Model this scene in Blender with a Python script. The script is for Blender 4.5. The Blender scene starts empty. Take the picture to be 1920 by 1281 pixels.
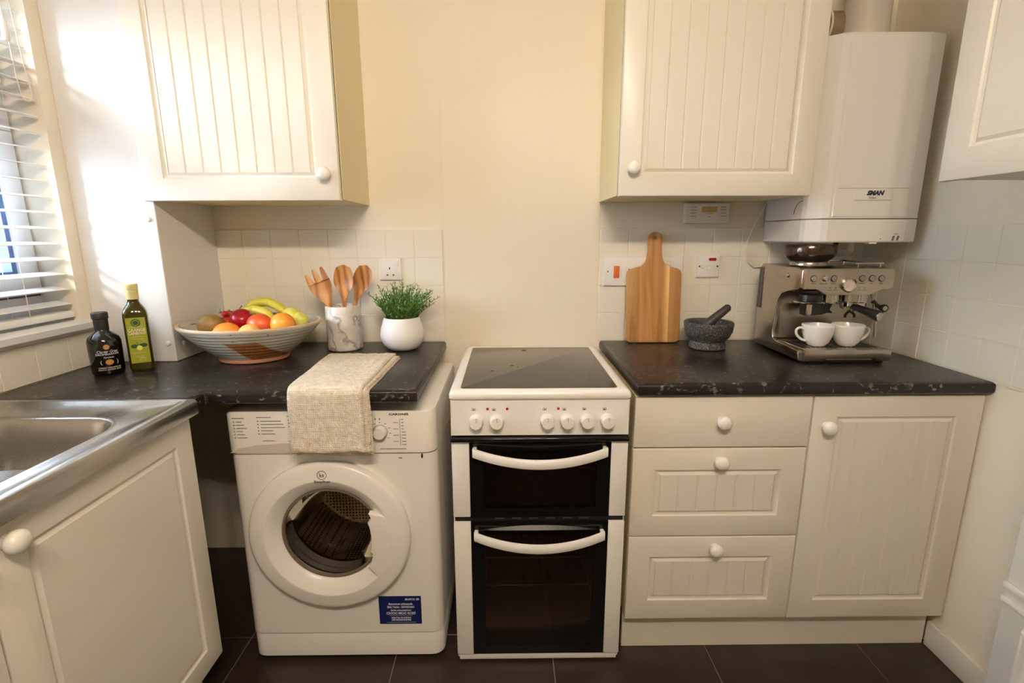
import bpy, bmesh, math, random
from mathutils import Vector, Matrix, noise
random.seed(7)
S = bpy.context.scene
COL = S.collection
PI = math.pi

# ------------------------------------------------------------------ camera
cam_d = bpy.data.cameras.new('camera'); cam = bpy.data.objects.new('camera', cam_d); COL.objects.link(cam)
S.camera = cam
cam_d.sensor_width = 36.0; cam_d.lens = 935.48 / 1920 * 36.0; cam_d.clip_start = 0.02
_yaw, _pit, _rol = 0.0086, 0.2082, -0.0036
_f = Vector((math.sin(_yaw)*math.cos(_pit), math.cos(_yaw)*math.cos(_pit), -math.sin(_pit)))
_r = Vector((math.cos(_yaw), -math.sin(_yaw), 0)); _u = _r.cross(_f)
_r, _u = math.cos(_rol)*_r + math.sin(_rol)*_u, -math.sin(_rol)*_r + math.cos(_rol)*_u
cam.matrix_world = Matrix(((_r.x, _u.x, -_f.x, -0.0191), (_r.y, _u.y, -_f.y, -1.942), (_r.z, _u.z, -_f.z, 1.3161), (0, 0, 0, 1)))

# ------------------------------------------------------------------ world, daylight, exposure
W = bpy.data.worlds.new('world'); S.world = W; W.use_nodes = True
nt = W.node_tree; bg = nt.nodes['Background']
bg.inputs[0].default_value = (0.78, 0.88, 1.0, 1); bg.inputs[1].default_value = 38.0
sun_d = bpy.data.lights.new('sun', 'SUN'); sun_d.energy = 18.0; sun_d.angle = math.radians(15); sun_d.color = (1.0, 0.97, 0.93)
sun = bpy.data.objects.new('sun', sun_d); COL.objects.link(sun)
sun.rotation_euler = Vector((0.60, 0.70, -0.42)).to_track_quat('-Z', 'Y').to_euler()
S.view_settings.view_transform = 'Standard'; S.view_settings.look = 'None'; S.view_settings.gamma = 1.0
S.view_settings.use_curve_mapping = False
S.view_settings.exposure = 0.24
LAMP_W = 24.0; LAMP_COL = (1.0, 0.835, 0.665)

# ------------------------------------------------------------------ materials
def lin(c):
    return tuple(((v/255)/12.92 if v/255 <= .04045 else ((v/255+.055)/1.055)**2.4) for v in c)
class NT:
    def __init__(s, name):
        s.m = bpy.data.materials.new(name); s.m.use_nodes = True; s.t = s.m.node_tree
        s.p = s.t.nodes['Principled BSDF']; s.out = s.t.nodes['Material Output']
    def n(s, typ, **kw):
        x = s.t.nodes.new(typ)
        for k, v in kw.items():
            if k.startswith('i_'): x.inputs[k[2:].replace('_', ' ')].default_value = v
            elif k.startswith('n_'): x.inputs[int(k[2:])].default_value = v
            else: setattr(x, k, v)
        return x
    def l(s, a, ao, b, bi): s.t.links.new(a.outputs[ao], b.inputs[bi])
    def coords(s, scale=(1, 1, 1), rot=(0, 0, 0), kind='Object'):
        tc = s.n('ShaderNodeTexCoord'); mp = s.n('ShaderNodeMapping'); mp.inputs['Scale'].default_value = scale; mp.inputs['Rotation'].default_value = rot
        s.l(tc, kind, mp, 'Vector'); return mp
    def ramp(s, stops, interp='LINEAR'):
        r = s.n('ShaderNodeValToRGB'); e = r.color_ramp.elements; r.color_ramp.interpolation = interp
        while len(e) > 1: e.remove(e[-1])
        e[0].position, e[0].color = stops[0][0], (*stops[0][1], 1)
        for p, c in stops[1:]:
            q = e.new(p); q.color = (*c, 1)
        return r
    def bump(s, src, out, strength=.2, dist=.002):
        b = s.n('ShaderNodeBump'); b.inputs['Strength'].default_value = strength; b.inputs['Distance'].default_value = dist
        s.l(src, out, b, 'Height'); s.l(b, 'Normal', s.p, 'Normal'); return b
def mat(name, col, rough=.5, metal=0.0, spec=.5, bump=None, var=None, coat=0.0, emit=None):
    N = NT(name); c = lin(col); p = N.p
    p.inputs['Base Color'].default_value = (*c, 1); p.inputs['Roughness'].default_value = rough
    p.inputs['Metallic'].default_value = metal; p.inputs['Specular IOR Level'].default_value = spec
    p.inputs['Coat Weight'].default_value = coat
    if emit: p.inputs['Emission Color'].default_value = (*lin(emit[0]), 1); p.inputs['Emission Strength'].default_value = emit[1]
    if bump or var: mp = N.coords()
    if var:
        nz = N.n('ShaderNodeTexNoise'); nz.inputs['Scale'].default_value = var[0]; nz.inputs['Detail'].default_value = 4; N.l(mp, 0, nz, 'Vector')
        a = var[1]; r = N.ramp([(.3, tuple(v*(1-a) for v in c)), (.7, tuple(min(1, v*(1+a)) for v in c))]); N.l(nz, 'Fac', r, 'Fac'); N.l(r, 'Color', p, 'Base Color')
    if bump:
        nb = N.n('ShaderNodeTexNoise'); nb.inputs['Scale'].default_value = bump[0]; nb.inputs['Detail'].default_value = 3; N.l(mp, 0, nb, 'Vector')
        N.bump(nb, 'Fac', bump[1], bump[2] if len(bump) > 2 else .002)
    return N.m
def glassy(name, tint, gloss=.12, rough=.03, fres=1.45):
    # thin tinted pane: transparent tint under a fresnel reflection
    N = NT(name); N.t.nodes.remove(N.p)
    tr = N.n('ShaderNodeBsdfTransparent'); tr.inputs[0].default_value = (*tint, 1)
    gl = N.n('ShaderNodeBsdfGlossy'); gl.inputs['Roughness'].default_value = rough; gl.inputs[0].default_value = (1, 1, 1, 1)
    fr = N.n('ShaderNodeFresnel'); fr.inputs[0].default_value = fres
    mx = N.n('ShaderNodeMixShader'); N.l(fr, 0, mx, 0); N.l(tr, 0, mx, 1); N.l(gl, 0, mx, 2); N.l(mx, 0, N.out, 'Surface')
    return N.m

X = {}
X['wall'] = mat('wall_paint', (243, 234, 214), .55, bump=(220, .08), var=(1.2, .02))
X['panel'] = mat('gloss_splash_panel', (243, 234, 214), .5)
X['white_wall'] = mat('white_paint', (232, 230, 226), .5, bump=(220, .06))
X['ceil'] = mat('ceiling_paint', (245, 240, 228), .8, bump=(150, .1))
X['tile'] = mat('cream_wall_tile', (244, 238, 222), .2)
X['grout'] = mat('pale_grout', (238, 232, 214), .9, bump=(400, .3))
X['fgrout'] = mat('floor_grout', (150, 138, 124), .9, bump=(400, .3))
X['ftile'] = mat('charcoal_floor_tile', (54, 42, 34), .34, var=(7, .25), bump=(60, .12))
X['door'] = mat('satin_white_vinyl', (237, 231, 216), .33, var=(3, .012))
X['carc'] = mat('cream_carcass', (236, 221, 176), .45)
X['knob'] = mat('white_knob', (247, 243, 232), .25)
X['dark'] = mat('black_gap', (14, 12, 11), .6)
X['app'] = mat('white_enamel', (244, 241, 234), .22)
X['app2'] = mat('white_plastic', (242, 238, 230), .32)
X['blackglass'] = mat('black_plastic', (14, 13, 13), .12)
X['rubber'] = mat('grey_rubber', (72, 66, 60), .55)
X['print'] = mat('grey_print', (120, 118, 120), .6)
X['printdark'] = mat('dark_print', (52, 48, 50), .6)
X['white_print'] = mat('white_print', (226, 228, 236), .6)
X['blue'] = mat('navy_sticker', (22, 34, 98), .35)
X['ovenglass'] = glassy('oven_door_glass', (.62, .50, .42), fres=1.5, rough=.04)
X['portglass'] = glassy('porthole_glass', (.86, .82, .76), fres=1.22, rough=.03)
X['pane'] = glassy('window_pane', (.93, .96, .97), fres=1.3, rough=.01)
X['cavity'] = mat('oven_enamel', (140, 98, 66), .35)
X['chrome'] = mat('chrome', (205, 200, 192), .12, 1.0)
X['gold'] = mat('warm_wire', (190, 150, 105), .25, 1.0)
X['red'] = mat('red_neon', (170, 30, 26), .25)
X['orange_rocker'] = mat('orange_rocker', (226, 112, 58), .35)
X['display'] = mat('lcd_amber', (205, 178, 96), .3, var=(40, .2))
X['upvc'] = mat('white_upvc', (240, 243, 248), .3)
X['gasket'] = mat('window_gasket', (74, 92, 130), .5)
X['slat'] = mat('white_slat', (248, 246, 242), .4)
X['cord'] = mat('white_cord', (236, 230, 220), .7)
X['hob'] = mat('ceramic_hob_glass', (58, 55, 51), .13, var=(5, .08))
X['bpl'] = mat('black_matte_plastic', (20, 19, 19), .38)
X['cable'] = mat('white_cable', (236, 228, 210), .5)
X['cup'] = mat('white_porcelain', (246, 243, 236), .12)
X['potw'] = mat('matte_white_pot', (246, 244, 242), .45)
X['soil'] = mat('dark_soil', (44, 34, 26), .9, bump=(120, .8, .004))
X['nextwall'] = mat('neighbour_render', (222, 230, 244), .8, var=(2, .05))
X['nextwin'] = mat('neighbour_window', (70, 100, 150), .3)

def steel(name, col=(196, 188, 178), rough=.26, axis=(4, 260, 260)):
    N = NT(name); N.p.inputs['Base Color'].default_value = (*lin(col), 1); N.p.inputs['Metallic'].default_value = 1.0
    mp = N.coords(axis); nz = N.n('ShaderNodeTexNoise'); nz.inputs['Scale'].default_value = 4; nz.inputs['Detail'].default_value = 3; N.l(mp, 0, nz, 'Vector')
    mr = N.n('ShaderNodeMapRange'); mr.inputs['To Min'].default_value = rough-.05; mr.inputs['To Max'].default_value = rough+.08
    N.l(nz, 'Fac', mr, 'Value'); N.l(mr, 0, N.p, 'Roughness'); N.bump(nz, 'Fac', .03, .0006); return N.m
X['steel'] = steel('brushed_steel', (190, 182, 172), .19); X['sink'] = steel('sink_steel', (190, 188, 186), .24, (200, 4, 200))
X['drum'] = mat('drum_steel', (176, 160, 140), .3, 1.0)

def drum_mat():
    N = NT('perforated_drum'); N.p.inputs['Base Color'].default_value = (*lin((180, 165, 145)), 1); N.p.inputs['Metallic'].default_value = 1; N.p.inputs['Roughness'].default_value = .3
    mp = N.coords((1, 1, 1)); v = N.n('ShaderNodeTexVoronoi'); v.inputs['Scale'].default_value = 85; v.inputs['Randomness'].default_value = .1; N.l(mp, 0, v, 'Vector')
    r = N.ramp([(.25, lin((40, 32, 26))), (.34, lin((185, 170, 150)))]); N.l(v, 'Distance', r, 0); N.l(r, 0, N.p, 'Base Color'); N.bump(v, 'Distance', .6, .003); return N.m
X['perf'] = drum_mat()

def worktop_mat():
    N = NT('dark_flecked_laminate'); mp = N.coords((1, 1, 1)); p = N.p
    n1 = N.n('ShaderNodeTexNoise'); n1.inputs['Scale'].default_value = 5; n1.inputs['Detail'].default_value = 5; N.l(mp, 0, n1, 'Vector')
    base = N.ramp([(.3, lin((26, 22, 21))), (.7, lin((46, 40, 38)))]); N.l(n1, 'Fac', base, 0)
    mp2 = N.coords((26, 60, 40), (0, 0, .45)); v = N.n('ShaderNodeTexVoronoi'); v.inputs['Scale'].default_value = 1.0; N.l(mp2, 0, v, 'Vector')
    nw = N.n('ShaderNodeTexNoise'); nw.inputs['Scale'].default_value = 3; N.l(mp2, 0, nw, 'Vector')
    f1 = N.ramp([(.10, (1, 1, 1)), (.22, (0, 0, 0))]); N.l(v, 'Distance', f1, 0)
    f2 = N.ramp([(.47, (0, 0, 0)), (.60, (1, 1, 1))]); N.l(nw, 'Fac', f2, 0)
    mu = N.n('ShaderNodeMath', operation='MULTIPLY'); N.l(f1, 0, mu, 0); N.l(f2, 0, mu, 1)
    mpv = N.coords((1, 1, 1), (0, 0, .5)); wv = N.n('ShaderNodeTexWave'); wv.inputs['Scale'].default_value = 2.2; wv.inputs['Distortion'].default_value = 14; wv.inputs['Detail'].default_value = 4; wv.inputs['Detail Scale'].default_value = 2.5; N.l(mpv, 0, wv, 'Vector')
    f3 = N.ramp([(.975, (0, 0, 0)), (1, (.5, .5, .5))]); N.l(wv, 'Fac', f3, 0)
    mu3 = N.n('ShaderNodeMath', operation='MULTIPLY'); N.l(f3, 0, mu3, 0); N.l(f2, 0, mu3, 1)
    ad = N.n('ShaderNodeMath', operation='ADD', use_clamp=True); N.l(mu, 0, ad, 0); N.l(mu3, 0, ad, 1)
    mul = N.n('ShaderNodeMath', operation='MULTIPLY'); N.l(ad, 0, mul, 0); mul.inputs[1].default_value = .6
    mx = N.n('ShaderNodeMix', data_type='RGBA'); N.l(mul, 0, mx, 'Factor'); N.l(base, 0, mx, 6); mx.inputs[7].default_value = (*lin((190, 180, 170)), 1)
    N.l(mx, 2, p, 'Base Color'); p.inputs['Roughness'].default_value = .3; p.inputs['Specular IOR Level'].default_value = .4
    nb = N.n('ShaderNodeTexNoise'); nb.inputs['Scale'].default_value = 180; N.l(mp, 0, nb, 'Vector'); N.bump(nb, 'Fac', .12, .001); return N.m
X['top'] = worktop_mat()

def marble_mat():
    N = NT('white_grey_marble'); mp = N.coords((1, 1, 1), (.5, .3, .2))
    w = N.n('ShaderNodeTexWave'); w.inputs['Scale'].default_value = 5; w.inputs['Distortion'].default_value = 14; w.inputs['Detail'].default_value = 6; w.inputs['Detail Scale'].default_value = 2; N.l(mp, 0, w, 'Vector')
    nz = N.n('ShaderNodeTexNoise'); nz.inputs['Scale'].default_value = 14; N.l(mp, 0, nz, 'Vector')
    r1 = N.ramp([(.0, lin((176, 174, 178))), (.06, lin((218, 214, 210))), (.3, lin((240, 236, 230)))]); N.l(w, 'Fac', r1, 0)
    r2 = N.ramp([(.4, lin((240, 238, 234))), (.65, lin((214, 206, 196)))]); N.l(nz, 'Fac', r2, 0)
    mx = N.n('ShaderNodeMix', data_type='RGBA', blend_type='MULTIPLY'); mx.inputs['Factor'].default_value = .7; N.l(r1, 0, mx, 6); N.l(r2, 0, mx, 7)
    N.l(mx, 2, N.p, 'Base Color'); N.p.inputs['Roughness'].default_value = .28; return N.m
X['marble'] = marble_mat()

def wood_mat(name, c1, c2, c3, scale, rot=(0, 0, 0), stretch=(1, 1, .12), dist=6):
    N = NT(name); mp = N.coords(stretch, rot)
    w = N.n('ShaderNodeTexWave'); w.inputs['Scale'].default_value = scale; w.inputs['Distortion'].default_value = dist; w.inputs['Detail'].default_value = 3; w.inputs['Detail Scale'].default_value = 1.2; N.l(mp, 0, w, 'Vector')
    r = N.ramp([(0, lin(c1)), (.35, lin(c2)), (1, lin(c3))]); N.l(w, 'Fac', r, 0); N.l(r, 0, N.p, 'Base Color'); N.p.inputs['Roughness'].default_value = .42
    N.bump(w, 'Fac', .08, .001); return N.m
X['olive'] = wood_mat('olive_wood', (148, 88, 40), (184, 122, 64), (204, 146, 86), 11, rot=(.3, .35, .2), stretch=(1, 1, .42), dist=7)
def board_mat():
    N = NT('acacia_board'); mp = N.coords((1, 1, .1)); tc = N.n('ShaderNodeTexCoord'); sx = N.n('ShaderNodeSeparateXYZ'); N.l(tc, 'Object', sx, 0)
    nz = N.n('ShaderNodeTexNoise'); nz.inputs['Scale'].default_value = 22; nz.inputs['Detail'].default_value = 5; nz.inputs['Distortion'].default_value = .8; N.l(mp, 0, nz, 'Vector')
    r = N.ramp([(.25, lin((146, 94, 48))), (.45, lin((190, 136, 78))), (.7, lin((214, 164, 102)))]); N.l(nz, 'Fac', r, 0)
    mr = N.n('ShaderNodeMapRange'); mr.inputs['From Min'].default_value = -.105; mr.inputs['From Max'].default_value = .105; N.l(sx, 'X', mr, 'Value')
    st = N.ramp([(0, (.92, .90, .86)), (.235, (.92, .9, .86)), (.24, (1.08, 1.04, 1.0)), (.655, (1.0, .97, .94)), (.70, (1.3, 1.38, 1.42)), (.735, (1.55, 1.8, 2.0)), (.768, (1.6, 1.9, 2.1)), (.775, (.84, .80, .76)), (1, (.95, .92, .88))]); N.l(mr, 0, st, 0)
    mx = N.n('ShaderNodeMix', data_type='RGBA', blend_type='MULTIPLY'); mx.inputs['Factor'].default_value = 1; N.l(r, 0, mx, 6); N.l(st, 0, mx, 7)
    N.l(mx, 2, N.p, 'Base Color'); N.p.inputs['Roughness'].default_value = .4; N.bump(nz, 'Fac', .06, .001); return N.m
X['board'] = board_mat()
def granite_mat():
    N = NT('grey_granite'); mp = N.coords(); v = N.n('ShaderNodeTexNoise'); v.inputs['Scale'].default_value = 190; v.inputs['Detail'].default_value = 3; N.l(mp, 0, v, 'Vector')
    r = N.ramp([(.34, lin((44, 42, 40))), (.52, lin((76, 73, 70))), (.72, lin((134, 129, 122)))]); N.l(v, 'Fac', r, 0); N.l(r, 0, N.p, 'Base Color'); N.p.inputs['Roughness'].default_value = .6; N.bump(v, 'Fac', .5, .002); return N.m
X['granite'] = granite_mat()
X['granite_dark'] = mat('dark_granite', (66, 62, 58), .45, var=(160, .4), bump=(160, .2))
def glaze_mat():
    N = NT('speckled_stoneware_glaze'); mp = N.coords(); tc = N.n('ShaderNodeTexCoord'); sx = N.n('ShaderNodeSeparateXYZ'); N.l(tc, 'Object', sx, 0)
    nz = N.n('ShaderNodeTexNoise'); nz.inputs['Scale'].default_value = 7; nz.inputs['Detail'].default_value = 4; N.l(mp, 0, nz, 'Vector')
    base = N.ramp([(.35, lin((178, 184, 180))), (.65, lin((212, 206, 190)))]); N.l(nz, 'Fac', base, 0)
    # rust coloured brush mark: a skewed patch on the front of the bowl
    def lim(axis_a, axis_b, k, lo, hi, soft):
        ma = N.n('ShaderNodeMath', operation='MULTIPLY_ADD'); N.l(sx, axis_b, ma, 0); ma.inputs[1].default_value = k; N.l(sx, axis_a, ma, 2)
        w1 = N.n('ShaderNodeMath', operation='MULTIPLY_ADD'); N.l(nz, 'Fac', w1, 0); w1.inputs[1].default_value = .05; N.l(ma, 0, w1, 2)
        a = N.n('ShaderNodeMapRange'); a.interpolation_type = 'SMOOTHSTEP'; a.inputs['From Min'].default_value = lo; a.inputs['From Max'].default_value = lo+soft; N.l(w1, 0, a, 'Value')
        b = N.n('ShaderNodeMapRange'); b.interpolation_type = 'SMOOTHSTEP'; b.inputs['From Min'].default_value = hi; b.inputs['From Max'].default_value = hi-soft; N.l(w1, 0, b, 'Value')
        m = N.n('ShaderNodeMath', operation='MULTIPLY'); N.l(a, 0, m, 0); N.l(b, 0, m, 1); return m
    a = lim('X', 'Z', .75, .075, .185, .012); b = lim('Z', 'X', .0, .038, .118, .012)
    m = N.n('ShaderNodeMath', operation='MULTIPLY'); N.l(a, 0, m, 0); N.l(b, 0, m, 1)
    lt = N.n('ShaderNodeMath', operation='LESS_THAN'); N.l(sx, 'Y', lt, 0); lt.inputs[1].default_value = -.02
    m2 = N.n('ShaderNodeMath', operation='MULTIPLY'); N.l(m, 0, m2, 0); N.l(lt, 0, m2, 1)
    mx = N.n('ShaderNodeMix', data_type='RGBA'); N.l(m2, 0, mx, 'Factor'); N.l(base, 0, mx, 6); mx.inputs[7].default_value = (*lin((168, 112, 62)), 1)
    v = N.n('ShaderNodeTexVoronoi'); v.inputs['Scale'].default_value = 26; N.l(mp, 0, v, 'Vector'); fl = N.ramp([(.07, (1, 1, 1)), (.12, (0, 0, 0))]); N.l(v, 'Distance', fl, 0)
    mk = N.n('ShaderNodeMath', operation='MULTIPLY'); N.l(fl, 0, mk, 0); mk.inputs[1].default_value = .6
    mx2 = N.n('ShaderNodeMix', data_type='RGBA'); N.l(mk, 0, mx2, 'Factor'); N.l(mx, 2, mx2, 6); mx2.inputs[7].default_value = (*lin((70, 58, 50)), 1)
    N.l(mx2, 2, N.p, 'Base Color'); N.p.inputs['Roughness'].default_value = .25
    wv = N.n('ShaderNodeTexWave', bands_direction='Z'); wv.inputs['Scale'].default_value = 28; wv.inputs['Distortion'].default_value = .6; N.l(mp, 0, wv, 'Vector'); N.bump(wv, 'Fac', .25, .003); return N.m
X['glaze'] = glaze_mat()
X['clay'] = mat('bare_clay', (168, 112, 82), .7, bump=(200, .3))
def linen_mat():
    N = NT('oatmeal_linen'); mp = N.coords()
    ws = []
    for d, sc in (('X', 70), ('Y', 60), ('Z', 60)):
        w = N.n('ShaderNodeTexWave', bands_direction=d); w.inputs['Scale'].default_value = sc; w.inputs['Distortion'].default_value = 2.5; w.inputs['Detail Scale'].default_value = 4; N.l(mp, 0, w, 'Vector'); ws.append(w)
    nz = N.n('ShaderNodeTexNoise'); nz.inputs['Scale'].default_value = 75; nz.inputs['Detail'].default_value = 5; N.l(mp, 0, nz, 'Vector')
    ad = N.n('ShaderNodeMath', operation='ADD'); N.l(ws[0], 'Fac', ad, 0); N.l(ws[1], 'Fac', ad, 1)
    ad1 = N.n('ShaderNodeMath', operation='ADD'); N.l(ad, 0, ad1, 0); N.l(ws[2], 'Fac', ad1, 1)
    ad2 = N.n('ShaderNodeMath', operation='MULTIPLY_ADD'); N.l(nz, 'Fac', ad2, 0); ad2.inputs[1].default_value = 6; N.l(ad1, 0, ad2, 2)
    r = N.ramp([(.25, lin((218, 202, 174))), (.7, lin((244, 234, 216)))]); N.l(nz, 'Fac', r, 0); N.l(r, 0, N.p, 'Base Color')
    N.p.inputs['Roughness'].default_value = .9; N.bump(ad2, 0, .55, .002); return N.m
X['linen'] = linen_mat()
def fruit_mat(name, c1, c2, scale=8, rough=.35, pit=0, axis=None):
    N = NT(name); mp = N.coords(); nz = N.n('ShaderNodeTexNoise'); nz.inputs['Scale'].default_value = scale; nz.inputs['Detail'].default_value = 3; N.l(mp, 0, nz, 'Vector')
    r = N.ramp([(.35, lin(c1)), (.65, lin(c2))]); N.l(nz, 'Fac', r, 0); N.l(r, 0, N.p, 'Base Color'); N.p.inputs['Roughness'].default_value = rough
    N.p.inputs['Subsurface Weight'].default_value = .08; N.p.inputs['Subsurface Radius'].default_value = (.01, .005, .003)
    if pit:
        p = N.n('ShaderNodeTexNoise'); p.inputs['Scale'].default_value = pit; N.l(mp, 0, p, 'Vector'); N.bump(p, 'Fac', .25, .001)
    return N.m
X['orange'] = fruit_mat('orange_peel', (240, 138, 34), (248, 166, 60), 10, .38, 260)
X['peach'] = fruit_mat('peach_skin', (246, 178, 92), (250, 200, 120), 12, .5, 200)
X['tomato'] = fruit_mat('nectarine_skin', (214, 62, 34), (232, 110, 56), 14, .3)
X['apple'] = fruit_mat('red_apple_skin', (130, 14, 24), (172, 26, 34), 16, .18)
X['greenapple'] = fruit_mat('yellow_green_apple', (208, 204, 72), (222, 214, 110), 14, .3)
X['banana'] = fruit_mat('banana_peel', (212, 206, 60), (232, 214, 84), 10, .42)
X['kiwi'] = fruit_mat('brown_pear_skin', (128, 104, 52), (166, 132, 76), 12, .42, 300)
X['berry'] = fruit_mat('red_berry', (184, 40, 30), (214, 74, 52), 30, .3, 200)
X['stalk'] = mat('green_stalk', (84, 96, 44), .6)
X['brownstem'] = mat('brown_stem', (70, 52, 30), .7)
def leaf_mat():
    N = NT('green_leaf'); mp = N.coords(); nz = N.n('ShaderNodeTexNoise'); nz.inputs['Scale'].default_value = 40; N.l(mp, 0, nz, 'Vector')
    r = N.ramp([(.3, lin((58, 112, 44))), (.52, lin((100, 156, 68))), (.72, lin((150, 190, 108)))]); N.l(nz, 'Fac', r, 0); N.l(r, 0, N.p, 'Base Color'); N.p.inputs['Roughness'].default_value = .5; return N.m
X['leaf'] = leaf_mat()
X['darkbottle'] = mat('dark_bottle_glass', (16, 12, 11), .07, coat=.5)
X['olivebottle'] = None
def olive_glass():
    N = NT('olive_oil_glass'); N.p.inputs['Base Color'].default_value = (*lin((74, 66, 8)), 1); N.p.inputs['Roughness'].default_value = .06; N.p.inputs['Coat Weight'].default_value = .6
    N.p.inputs['Transmission Weight'].default_value = .35; N.p.inputs['IOR'].default_value = 1.3; return N.m
X['olivebottle'] = olive_glass()
X['capdark'] = mat('dark_shrink_capsule', (44, 40, 42), .45)
X['capcream'] = mat('cream_screw_cap', (226, 214, 150), .4)
X['greenlabel'] = mat('olive_green_label', (160, 164, 44), .45)
X['greendark'] = mat('green_print', (44, 88, 36), .5)
X['copper'] = mat('copper_print', (196, 140, 84), .4)
X['cream_print'] = mat('cream_print', (232, 226, 200), .5)
X['yellow_print'] = mat('pale_yellow_print', (230, 222, 110), .5)
X['lampshade'] = mat('brushed_lamp', (200, 195, 188), .3, 1.0)
X['bulb'] = mat('lit_bulb', (255, 230, 190), .4, emit=((255, 214, 160), 30.0))

# ------------------------------------------------------------------ mesh builder
def rrect(w, h, r, n=4, cx=0, cy=0):
    r = max(1e-5, min(r, w/2-1e-5, h/2-1e-5)); pts = []
    for k, (sx, sy, a0) in enumerate(((1, -1, -PI/2), (1, 1, 0), (-1, 1, PI/2), (-1, -1, PI))):
        for i in range(n+1):
            a = a0 + PI/2*i/n
            pts.append((cx+sx*(w/2-r)+r*math.cos(a), cy+sy*(h/2-r)+r*math.sin(a)))
    return pts
class MB:
    def __init__(s): s.v = []; s.f = []
    def add(s, vs, fs):
        o = len(s.v); s.v += [Vector(p) for p in vs]; s.f += [[i+o for i in f] for f in fs]; return s
    def box(s, x0, x1, y0, y1, z0, z1, bev=0, seg=2):
        x0, x1 = min(x0, x1), max(x0, x1); y0, y1 = min(y0, y1), max(y0, y1); z0, z1 = min(z0, z1), max(z0, z1)
        vs = [(x, y, z) for x in (x0, x1) for y in (y0, y1) for z in (z0, z1)]
        fs = [(0, 1, 3, 2), (4, 6, 7, 5), (0, 4, 5, 1), (2, 3, 7, 6), (0, 2, 6, 4), (1, 5, 7, 3)]
        if not bev: return s.add(vs, fs)
        b = bmesh.new(); bv = [b.verts.new(p) for p in vs]
        for f in fs: b.faces.new([bv[i] for i in f])
        bmesh.ops.bevel(b, geom=b.edges[:], offset=bev, segments=seg, affect='EDGES', profile=.5)
        b.verts.index_update(); s.add([v.co.copy() for v in b.verts], [[v.index for v in f.verts] for f in b.faces]); b.free(); return s
    def loft(s, loops, cap0=True, cap1=True):
        n = len(loops[0]); vs = [p for L in loops for p in L]; fs = []
        for k in range(len(loops)-1):
            for i in range(n): j = (i+1) % n; fs.append((k*n+i, k*n+j, (k+1)*n+j, (k+1)*n+i))
        if cap0: fs.append(list(range(n))[::-1])
        if cap1: fs.append([(len(loops)-1)*n+i for i in range(n)])
        return s.add(vs, fs)
    def lathe(s, prof, c=(0, 0, 0), n=32, sx=1, sy=1, axis='z', cap0=True, cap1=True):
        loops = []
        for r, h in prof:
            L = []
            for i in range(n):
                a = 2*PI*i/n; p = (r*math.cos(a)*sx, r*math.sin(a)*sy, h)
                if axis == 'y': p = (p[0], h, p[1])
                if axis == 'x': p = (h, p[0], p[1])
                L.append(Vector(p)+Vector(c))
            loops.append(L)
        return s.loft(loops, cap0, cap1)
    def tube(s, path, r, n=8, closed=False, flat=1.0):
        P = [Vector(p) for p in path]; R = r if isinstance(r, (list, tuple)) else [r]*len(P); loops = []; prev = None
        for i, p in enumerate(P):
            t = (P[(i+1) % len(P)] - P[i-1]) if closed else (P[min(i+1, len(P)-1)] - P[max(i-1, 0)])
            t.normalize()
            if prev is None:
                a = Vector((0, 0, 1)) if abs(t.z) < .9 else Vector((1, 0, 0)); u = t.cross(a).normalized()
            else:
                u = (prev - t*prev.dot(t)).normalized()
            prev = u; w = t.cross(u)
            loops.append([p + R[i]*(math.cos(2*PI*k/n)*u + flat*math.sin(2*PI*k/n)*w) for k in range(n)])
        if closed: loops.append(loops[0]); return s.loft(loops, False, False)
        return s.loft(loops)
    def prism(s, poly, plane, d0, d1, bev=0, seg=2, holes=()):
        # poly 2D; plane 'xz' (depth y), 'yz' (depth x), 'xy' (depth z)
        def P(a, b, d): return {'xz': (a, d, b), 'yz': (d, a, b), 'xy': (a, b, d)}[plane]
        b = bmesh.new(); es = []; allv = []
        for lp in (poly, *holes):
            vs = [b.verts.new(P(x, y, d0)) for x, y in lp]; allv += vs
            es += [b.edges.new((vs[i], vs[(i+1) % len(vs)])) for i in range(len(vs))]
        if holes: bmesh.ops.triangle_fill(b, edges=es, use_beauty=True)
        else: b.faces.new(allv)
        fs = b.faces[:]
        r = bmesh.ops.extrude_face_region(b, geom=fs); nv = [e for e in r['geom'] if isinstance(e, bmesh.types.BMVert)]
        off = Vector(P(0, 0, d1)) - Vector(P(0, 0, d0)); bmesh.ops.translate(b, verts=nv, vec=off)
        bmesh.ops.recalc_face_normals(b, faces=b.faces)
        if bev:
            eg = [e for e in b.edges if len(e.link_faces) == 2 and e.calc_face_angle(0) > .9 and (abs((e.verts[0].co-e.verts[1].co).normalized().dot(off.normalized())) < .1)]
            bmesh.ops.bevel(b, geom=eg, offset=bev, segments=seg, affect='EDGES', profile=.5)
        b.verts.index_update(); s.add([v.co.copy() for v in b.verts], [[v.index for v in f.verts] for f in b.faces]); b.free(); return s
    def xf(s, m, start=0):
        for i in range(start, len(s.v)): s.v[i] = m @ s.v[i]
        return s
    def mesh(s, name, material, smooth=35, recalc=True):
        me = bpy.data.meshes.new(name); me.from_pydata([tuple(v) for v in s.v], [], s.f)
        if recalc:
            b = bmesh.new(); b.from_mesh(me); bmesh.ops.recalc_face_normals(b, faces=b.faces); b.to_mesh(me); b.free()
        for p in me.polygons: p.use_smooth = smooth > 0
        if smooth > 0: me.set_sharp_from_angle(angle=math.radians(smooth))
        me.materials.append(X[material] if isinstance(material, str) else material); me.update(); return me
    def build(s, name, material, parent=None, smooth=35, recalc=True):
        # vertices are in world space; they are stored relative to the parent's world position
        o = wloc(parent)
        if o.length > 0: s.v = [v - o for v in s.v]
        ob = bpy.data.objects.new(name, s.mesh(name, material, smooth, recalc)); COL.objects.link(ob); ob.parent = parent; return ob
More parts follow.
